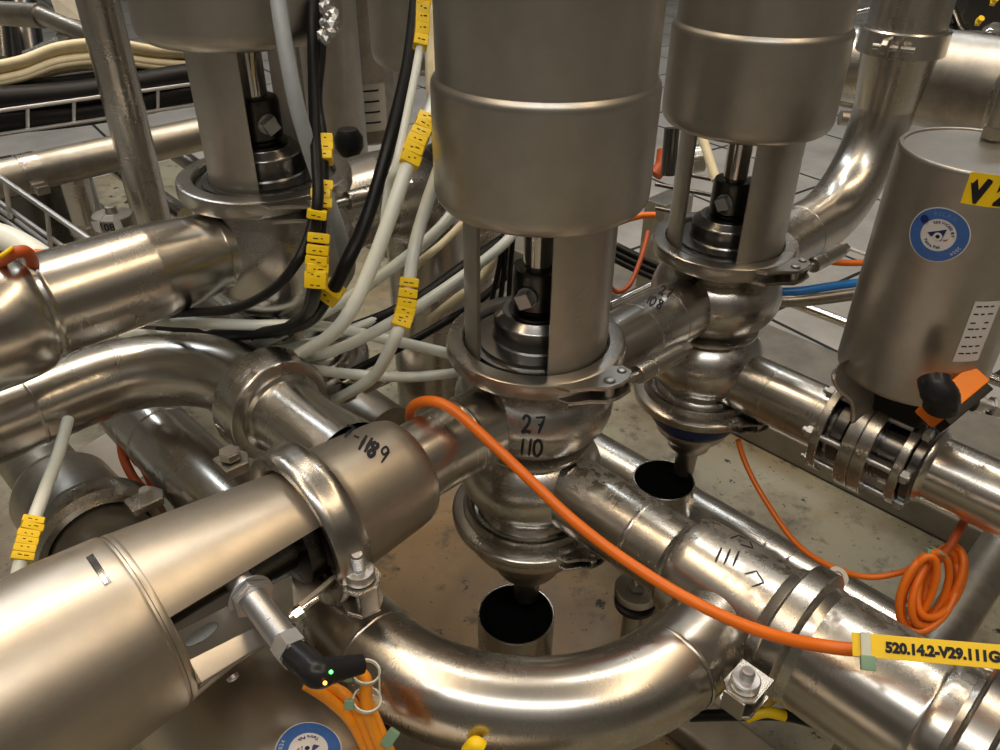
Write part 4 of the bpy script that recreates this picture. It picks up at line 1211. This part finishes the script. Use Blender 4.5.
# amber cables under the sensor
ac_ = thing('cable_bundle', 'amber orange cables tied together under the black sensor plug', 'cable', W(355, 750, .52))
for k, pts in enumerate([[(306, 684, .50), (330, 700, .505), (352, 722, .51), (372, 760, .52)], [(318, 682, .51), (345, 695, .51), (362, 720, .51), (380, 765, .515)],
                         [(355, 668, .50), (366, 680, .50), (366, 705, .50), (374, 730, .505), (390, 765, .51)], [(335, 690, .53), (350, 705, .53), (362, 735, .53), (370, 765, .53)], [(362, 690, .51), (372, 712, .51), (384, 740, .51), (398, 770, .515)]]):
    bm = new(); sweep(bm, crom([W(*p) for p in pts], 7), .0038, 14); obj('cable', bm, AMBER, ac_)
bm = new()
for q, k in ((W(366, 672, .495), 0), (W(367, 700, .495), 1)):
    lathe(bm, [(.0080, -.0012), (.0090, -.0012), (.0090, .0012), (.0080, .0012)], frame(q, UP + rt * .2), 24, closed=True)
    box(bm, (.006, .006, .005), frame(q + dn * .001 - rt * .010 - fwd * .004, fwd), .001, 1)
sweep(bm, [W(379, 668, .49), W(380, 700, .49)], .0006, 6)
box(bm, (.012, .007, .004), frame(W(390, 738, .50), fwd) @ Matrix.Rotation(.6, 4, 'Z'), .001, 1)
obj('zip_tie', bm, [CLEARW, GREEN], ac_, 'clear and pale green zip ties')
hose([(428, 680, .66), (418, 705, .66), (395, 722, .66), (360, 722, .66), (330, 700, .64)], .0055, BLACKP, 'black cable curling on the tray beside the amber cables', 'black_cable', BC)
hose([(690, 716, .62), (730, 715, .62), (790, 716, .60), (850, 735, .60)], .0045, BLACKP, 'black cable on the tray below the two-bolt clamp', 'black_cable', BC)
hose([(745, 718, .60), (765, 712, .60), (785, 716, .60)], .0042, YELLOW, 'small yellow marker sleeve on the cable under the two-bolt clamp', 'cable_marker', 'marker')
hose([(468, 752, .52), (475, 744, .515), (482, 748, .515)], .005, YELLOW, 'yellow plug tip at the bottom edge below the big bend', 'plug_tip', 'plug')

# left hose with rings and dark orange cables
o, P = hose([(68, 420, .68), (58, 455, .64), (45, 490, .60), (32, 525, .575), (20, 565, .56), (14, 600, .56)], .0048, WHITE, 'dull white hose at the left edge with amber-yellow rings')
marker_at(o, P, 520, 560, .0058, 6)
for k, pts in enumerate([[(124, 425, .80), (122, 450, .80), (130, 472, .80), (142, 488, .80), (158, 500, .79)], [(136, 430, .81), (138, 455, .81), (148, 475, .80), (155, 492, .80)], [(150, 478, .78), (165, 472, .77), (175, 482, .78), (178, 505, .78), (188, 515, .78)], [(170, 470, .79), (182, 485, .79), (190, 500, .79), (195, 515, .79)]]):
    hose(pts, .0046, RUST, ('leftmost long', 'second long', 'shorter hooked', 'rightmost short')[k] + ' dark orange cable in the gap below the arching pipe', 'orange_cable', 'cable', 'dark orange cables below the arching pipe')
bm = new(); box(bm, (.14, .09, .002), frame(W(112, 462, .98), (UP * .9 - fwd * .4), E1), .0005); q = W(112, 446, .962)
o = tag(obj('white_cover_sheet', bm, STK_WHITE), 'whitish sheet glimpsed in the gap beside the dark orange cables', 'sheet')

# ------------------------------------------------------------------ back left: tube, cable tray, pipes
tb_ = G(-.113, -.50, 0)
bm = new(); lathe(bm, [(.0205, 0), (.0205, .75)], Matrix.Translation((tb_.x, tb_.y, HC - .52)), 40)
tag(obj('vertical_pipe', bm, S_PIPE), 'bright upright steel pipe crossing the cable tray at upper left', 'pipe')
def WB(px, py, b):
    r = ray(px, py); t = (b - (CAM - V1).dot(E2)) / r.dot(E2); return CAM + r * t


def gpipe(p, q, r, label, name='steel_pipe', mat=None, cat='pipe', group=None, ends=()):
    bm = new(); sweep(bm, dens([p, q], .06), r, 32); return tag(obj(name, bm, mat or S_PIPE), label, cat, group)


BT = -.60
p, q = WB(-30, 186, BT), WB(205, 133, BT)
gpipe(p, q + (q - p) * .3, .0205, 'horizontal steel pipe under the wire cable tray at upper left', mat=S_OLD_DIM)
t = thing('pipe_clip', 'small hose clip round the horizontal pipe at the left edge', 'clip', WB(30, 185, BT) + UP * -.03)
bm = new(); m_ = WB(30, 173, BT); lathe(bm, [(.0206, -.010), (.0225, -.010), (.0225, .010), (.0206, .010)], frame(m_, q - p), 40, closed=True)
box(bm, (.010, .014, .014), frame(m_ + UP * -.012 + E2 * .026, E2), .002); obj('band', bm, S_CAST, t)
# wire tray: rails along E1 with rungs
t = thing('cable_tray', 'wire mesh cable tray carrying black and cream cables at upper left', 'tray', WB(20, 130, BT))
r0 = [(WB(-30, 115, -.66), WB(200, 83, -.66)), (WB(-30, 139, -.66), WB(200, 104, -.66))]
bm = new()
for a, b in r0: sweep(bm, [a, b + (b - a) * .2], .0024, 8)
bk = [(a + E2 * -.16 + UP * 0, b + E2 * -.16) for a, b in r0]
for a, b in bk: sweep(bm, [a, b + (b - a) * .2], .0024, 8)
obj('rail', bm, S_ZINC, t)
for k in range(6):
    f = .03 + k * .19; bm = new(); A = r0[0][0].lerp(r0[0][1], f); B = r0[1][0].lerp(r0[1][1], f)
    sweep(bm, [A, B, B + E2 * -.16, A + E2 * -.16], .0022, 8); obj('rung', bm, S_ZINC, t)
bm = new()
for k in range(8):
    hz = .008 + (.024 if k % 2 else 0); a = r0[1][0] + UP * hz - E2 * (.018 + (k // 2) * .034); b = r0[1][1] + UP * hz - E2 * (.018 + (k // 2) * .034)
    a2 = a - (b - a) * .3
    hh = [a2, a + UP * .003, a.lerp(b, .5) - UP * .003, b + UP * .002, b + (b - a) * .25]; b2 = new(); sweep(b2, crom(hh, 5), .0150, 14)
    tag(obj('black_cable', b2, BLACKP), 'thick black cable in the wire tray, %s row, %s layer' % (('front', 'second', 'third', 'back')[k // 2], ('bottom', 'top')[k % 2]), 'cable', 'black cables in the wire tray')
bm.free()
for k, (y0, y1, y2, yo) in enumerate([(58, 38, 50, .70), (63, 43, 54, .72), (68, 48, 58, .71), (73, 53, 63, .70), (61, 41, 52, .74), (80, 62, 72, .69), (76, 57, 67, .69)]):
    z = -.70 - .01 * (k % 3)
    pts = [WB(-30, y0 + 12, z), WB(20, y0 + 2, z), WB(60, y1 + 8, z), WB(110, y1 + 4, z), WB(160, y2, z), WB(225, y2 + 3, z)]
    bm = new(); sweep(bm, crom(pts, 6), .0050, 12); tag(obj('cream_hose', bm, CREAM), ('topmost', 'third', 'fourth', 'fifth', 'second', 'lowest', 'sixth')[k] + ' cream hose in the bundle above the wire cable tray', 'hose', 'cream hoses over the wire tray')
# second tray piece descending to the right
t = thing('cable_tray', 'wire tray edge slanting down towards the widening pipe at upper left', 'tray', W(50, 220, .80))
ra_, rb_ = W(-25, 160, .80), W(105, 250, .72)
bm = new(); sweep(bm, [ra_, rb_], .0028, 8); sweep(bm, [W(-25, 185, .84), W(85, 262, .76)], .0024, 8); sweep(bm, [W(-25, 200, .88), W(70, 265, .80)], .0022, 8); obj('rail', bm, S_ZINC, t)
for f in (.25, .58): 
    bm = new(); a = ra_.lerp(rb_, f); sweep(bm, [a, a + (W(15, 225, .84) - W(10, 190, .80)), a + (W(15, 225, .84) - W(10, 190, .80)) * 1.1 - E2 * .1], .0024, 8); obj('rung', bm, S_ZINC, t)
for k in range(4):
    hose([(-25, 200 + k * 9, .90), (30, 238 + k * 8, .86), (75, 268 + k * 6, .82)], .0042, S_OLD_DIM if k % 2 else BLACKP, ('uppermost', 'second', 'third', 'lowest')[k] + ' dark wire lying in the slanting tray edge', 'black_wire', 'cable', 'wires in the slanting tray')
hose([(-20, 232, .72), (10, 240, .71), (40, 258, .70), (60, 275, .72)], .012, WHITE, 'white sleeve beneath the orange cable end at the left edge', 'white_sleeve', 'sleeve')
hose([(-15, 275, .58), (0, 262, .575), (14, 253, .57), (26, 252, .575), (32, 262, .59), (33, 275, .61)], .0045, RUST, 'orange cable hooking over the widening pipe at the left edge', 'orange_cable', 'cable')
hose([(36, 254, .66), (50, 255, .66), (70, 260, .67)], .0042, ORANGE, 'short orange cable end beside the hooked one at the left edge', 'orange_cable', 'cable')
hose([(-8, 262, .56), (4, 254, .56), (12, 248, .565)], .0016, YELLOW, 'thin yellow tie on the orange cable at the left edge', 'cable_tie', 'tie')
# short posts and gauge with 108
def post(px, py, d, top, bot, r, label, name='pipe_post', mat=None):
    c = W(px, py, d); bm = new(); lathe(bm, [(0, c.z - bot), (r, c.z - bot), (r, c.z + top), (0, c.z + top)], Matrix.Translation((c.x, c.y, 0)), 32); return bm, c


t = thing('valve_fitting', 'short steel fitting with a wide collar below the horizontal pipe, upper left', 'fitting', W(80, 230, .90))
c = W(84, 214, 1.02); bm = new(); Mz = Matrix.Translation((c.x, c.y, c.z)); lathe(bm, [(0, -.02), (.0175, -.02), (.0175, .06), (0, .06)], Mz, 32); obj('stem', bm, S_PIPE, t)
bm = new(); lathe(bm, [(0, -.045), (.020, -.045), (.020, -.024), (.0225, -.0225), (.0225, -.012), (.019, -.0115), (.0155, -.015), (0, -.015)], Mz, 32); obj('collar', bm, S_BODY, t)
t = thing('capped_fitting', 'round steel cap labelled 108 beside the upright pipe, upper left', 'cap', W(110, 240, .85))
c = W(112, 214, .80); bm = new(); Mz = Matrix.Translation((c.x, c.y, c.z)); lathe(bm, [(0, -.06), (.0205, -.06), (.0205, -.002), (.0190, 0), (.006, .001), (.005, .008), (0, .009)], Mz, 40); ct = bvh(bm); obj('cap_body', bm, S_OLD_DIM, t)
pp, u, n = cyl_point(108, 227, c, .0205); wr = Wrap(ct, pp, u, UP); bm = new(); wr.put(bm, grid2d(-.015, .013, -.0065, .0065, 12, 1), .0003, 0); tx, wd = text2d('108', .0105, .0002); wr.put(bm, tx, .0005, 1, Matrix.Translation((-.0005, -.0040, 0))); obj('number_label', bm, [STK_WHITE, INK], t, 'white label reading 108')

# clutter further back, upper left
gpipe(W(-20, 12, 1.35), W(42, 16, 1.30), .019, 'dull horizontal pipe at the top left corner', mat=S_OLD_DIM)
gpipe(W(38, 14, 1.30), W(95, 38, 1.25), .014, 'dull pipe dropping to the upright pipe, top left', mat=S_OLD_DIM)
gpipe(W(2, 60, 1.5), W(-4, 0, 1.5), .02, 'dark upright tube at the top left edge', mat=S_DARK)
gpipe(W(32, 72, 1.6), W(20, 0, 1.6), .03, 'dark upright cylinder behind the cream hoses, top left', mat=S_DARK)
gpipe(W(30, 62, 1.42), W(75, 42, 1.42), .020, 'short tilted pipe stub with bright ring, top left', mat=S_BODY)
gpipe(W(66, 46, 1.30), W(84, 36, 1.30), .022, 'bright ring collar by the upright pipe, top left', 'ring_collar', S_CHR, 'collar')
bm = new(); a, b, c_, d_ = W(48, -8, 1.28), W(84, -8, 1.26), W(86, 22, 1.26), W(56, 14, 1.28); poly3(bm, [a, b, c_, d_], .002, -fwd)
tag(obj('notice_sheet', bm, SHEET), 'off-white notice sheet hanging at the top left corner', 'sheet')
# diagonal steel members and drum seen below the tray
gpipe(W(100, 100, 1.30), W(200, 170, 1.15), .012, 'grey frame tube slanting behind the horizontal pipe', mat=S_OLD_DIM)
gpipe(W(90, 150, 1.2), W(185, 215, 1.1), .012, 'second grey frame tube slanting below the horizontal pipe', mat=S_PIPE)
bm = new(); lathe(bm, [(0, 0), (.075, 0), (.085, .01), (.085, .10), (.078, .11), (0, .115)], Matrix.Translation(W(45, 245, 1.15)), 56)
tag(obj('round_housing', bm, S_DARK), 'dark round housing behind the slanting tray edge', 'housing')

# background butterfly actuator with white label, between the cables
c = W(361, 60, 1.32); t = thing('actuator', 'tall dull actuator cylinder with a worn white label behind the hanging cables', 'actuator', Vector((c.x, c.y, W(361, 150, 1.32).z)))
z0 = W(361, 152, 1.32).z
bm = new(); lathe(bm, [(0, 0), (.052, 0), (.056, .004), (.056, .42), (0, .43)], Matrix.Translation((c.x, c.y, z0)), 64); bt_ = bvh(bm); obj('cylinder', bm, S_OLD_DIM, t)  # darker steel colour stands in for the weaker light back here
pp, u, n = cyl_point(374, 108, c, .056); wr = Wrap(bt_, pp, u, UP); bm = new(); wr.put(bm, grid2d(-.022, .022, -.038, .038, 10, 2), .0006, 0)
for k in range(4): wr.put(bm, grid2d(-.018, .01, .026 - k * .017, .029 - k * .017, 4, 1), .0010, 1)
obj('label_sheet', bm, [STK_GREY, INK], t, 'worn whitish label')
bm = new(); lathe(bm, [(0, 0), (.045, 0), (.045, .5), (0, .5)], Matrix.Translation((W(330, 60, 1.2).x, W(330, 60, 1.2).y, z0 - .05)), 40)
tag(obj('vertical_pipe', bm, S_SATIN), 'pale upright cylinder right of the raised valve, behind the grey hose', 'pipe')
bm = new(); lathe(bm, [(0, -.018), (.012, -.016), (.018, -.006), (.018, .006), (.012, .016), (0, .018)], Matrix.Translation(W(349, 142, 1.0)), 24); tag(obj('rubber_knob', bm, BLACKP), 'round black knob at the foot of the tall dull actuator', 'knob')
for k in range(4):
    hose([(392 + k, 20 + k * 9, 1.2), (400, 30 + k * 10, 1.2), (412, 22 + k * 12, 1.2)], .006, (GREYH, RUST, GREYH, WHITE)[k], ('grey cable high behind the thick black cable', 'orange cable behind the thick black cable', 'grey cable low behind the thick black cable', 'white hose piece behind the thick black cable')[k], 'loose_cable', 'cable')
hose([(405, -10, .80), (425, 40, .78), (440, 95, .76), (450, 130, .76)], .0055, GREYH, 'grey hose slipping behind the edge of the centre actuator', 'air_hose')
hose([(433, -10, .70), (432, 40, .70), (433, 95, .69), (440, 130, .70)], .0060, CREAM, 'pale hose running close along the centre actuator')

# ------------------------------------------------------------------ back right
t = thing('horizontal_actuator', 'large steel cylinder lying across the top right corner', 'actuator', W(960, 110, 1.15))
pa = W(918, 76, 1.12)
bm = new(); lathe(bm, [(0, 0), (.050, .000), (.059, .003), (.0625, .008), (.0635, .016), (.0635, .30), (0, .31)], frame(pa, E2), 64); obj('cylinder', bm, S_OLD_DIM, t)
bm = new(); lathe(bm, [(.060, 0), (.068, 0), (.070, .006), (.070, .014), (.060, .016)], frame(pa + E2 * .115, E2), 64, closed=True); obj('clamp', bm, S_CAST, t)
bm = new(); box(bm, (.018, .018, .028), frame(W(988, 90, 1.03), UP), .002); obj('clamp_lug', bm, S_CAST, t)
bm = new(); lathe(bm, [(0, -.20), (.050, -.20), (.052, -.03), (.048, 0), (0, .01)], frame(pa + E2 * -.02, E2), 56); obj('neck', bm, S_BODY, t)
# hand wheel / bracket clutter
t = thing('dark_bracket', 'dark curved bracket behind the top of the thick vertical pipe', 'bracket', W(940, 30, 1.25))
bm = new(); sweep(bm, crom([W(938, -12, 1.25), W(948, 0, 1.25), (W(956, 14, 1.25)), W(962, 28, 1.25), W(975, 40, 1.25)], 5), .013, 12, flat=.5); obj('arm', bm, S_DARK, t)
bm = new(); prism(bm, [(-.03, -.02), (.03, -.02), (.03, .02), (-.03, .02)], .02, frame(W(945, 28, 1.27), UP, rt), .003); obj('foot', bm, S_DARK, t)
bm = new(); box(bm, (.10, .05, .06), frame(W(985, 12, 1.4), UP, rt), .004); tag(obj('junction_box', bm, S_DARK), 'dark box with cables at the top right corner', 'box')
for x, y, dd_ in ((993, 2, 1.3), (978, 22, 1.3)):
    bm = new(); box(bm, (.010, .008, .010), frame(W(x, y, dd_), (fwd + rt * .4)), .002); lathe(bm, [(0, 0), (.005, 0), (.005, .010), (0, .010)], frame(W(x, y, dd_), -fwd + UP * .3), 14)
    tag(obj('yellow_connector', bm, YELLOW), 'yellow connector in the top right corner, %s' % ('at the very top edge' if y < 10 else 'just below the other'), 'connector')
bm = new(); lathe(bm, [(0, 0), (.016, 0), (.018, .006), (.012, .014), (0, .016)], frame(W(993, 36, 1.15), -fwd + UP), 24); tag(obj('round_fitting', bm, S_CHR), 'shiny round fitting on the lying cylinder at the right edge', 'fitting')
bm = new(); prism(bm, [(-.03, -.01), (.02, -.012), (.035, .004), (.01, .012), (-.03, .01)], .014, frame(W(972, 37, 1.13), UP, rt), .002); tag(obj('pipe_bracket', bm, S_BODY), 'bright angled bracket on top of the lying cylinder', 'bracket')

# things seen between V1 and V2 and behind V2
for k, y in enumerate((172, 188, 212)):
    gpipe(W(655, y - 4, 1.5), W(760, y + 17, 1.5), .004, ('top', 'middle', 'bottom')[k] + ' thin grey tray wire behind the yoke of the blue-ringed valve', 'tray_wire', S_DARK, 'wire', 'tray wires behind the blue-ringed valve')
bm = new(); gb = W(670, 196, 1.62); box(bm, (.10, .05, gb.z), frame(Vector((gb.x, gb.y, gb.z / 2)), UP, E1), .003); tag(obj('grey_block', bm, S_OLD_DIM), 'dull steel block behind the yoke of the blue-ringed valve', 'block')
gpipe(W(672, 128, 1.25), W(668, 175, 1.28), .012, 'dark upright fitting just left of the rear valve yoke', 'pipe_fitting', S_DARK)
gpipe(W(700, 130, 1.12), W(716, 180, 1.10), .0065, 'cream hose behind the spindle of the blue-ringed valve', 'air_hose', CREAM, 'hose')
gpipe(W(690, 160, 1.3), W(702, 158, 1.3), .022, 'short pale fitting behind the rear valve spindle', 'pipe_fitting', S_BODY)
bm = new(); sweep(bm, crom([W(664, 150, 1.35), W(662, 165, 1.35), W(655, 175, 1.35)], 4), .012, 12); tag(obj('orange_plug', bm, RUST), 'dark orange plug between the two front actuators', 'plug')
gpipe(W(845, 15, 1.5), W(875, 8, 1.5), .004, 'thin bright rod at the top beside the thick vertical pipe', 'steel_rod', S_CHR)
gpipe(W(840, 96, 1.6), W(880, 104, 1.6), .02, 'dull pipe glimpsed between the rear actuator and the elbow', mat=S_OLD_DIM)
gpipe(W(840, 118, 1.6), W(880, 122, 1.6), .014, 'lower dull pipe glimpsed between the rear actuator and the elbow', mat=S_OLD_DIM)
gpipe(W(826, 240, 1.35), W(870, 256, 1.3), .003, 'thin white rod on the floor right of the elbow', 'thin_rod', STK_WHITE)

# writing on V1 body
bt1 = [o for o in v1.children if o.name.startswith('valve_body')][0]
me = bt1.data; tr = BVHTree.FromPolygons([v.co + v1.location for v in me.vertices], [list(p.vertices) for p in me.polygons])
o_ = W(533, 437, .66); u_, v_ = facing(o_, -4)
wr = Wrap(tr, o_, u_, v_); bm = new(); scrawl(wr, bm, '27', -.010, .003, .014, .0025); scrawl(wr, bm, '110', -.012, -.016, .014, .0024); obj('marker_writing', bm, INK, v1, 'handwritten 27 over 110')
# stub outlets as parts of each valve
for vv_, c in ((v1, (0, 0)), (v2, (.2926, 0))):
    bm = new(); lathe(bm, [(RP + .0006, .02), (RP + .0006, .062), (RP, .0625)], frame(G(c[0], 0, H1), -E1 if c[0] == 0 else E1), 48) if 0 else None
    bm.free()
# embossed size stamp on the yoke plate of the centre valve
yp = [o for o in v1.children if o.name.startswith('yoke_plate')][0]; me = yp.data
tr = BVHTree.FromPolygons([v.co + v1.location for v in me.vertices], [list(p.vertices) for p in me.polygons])
pp, u, n = cyl_point(585, 305, V1, .0605); wr = Wrap(tr, pp, u, UP); bm = new()
for s, x, y in (('5', .0, .010), ('21', .0, -.010)):
    tx, wd = text2d(s, .011, 0); wr.put(bm, tx, .0003, 0, Matrix.Translation((x, y, 0)) @ Matrix.Rotation(PI / 2, 4, 'Z'))
obj('size_stamp', bm, S_BRACKET, v1, 'faint stamped digits')
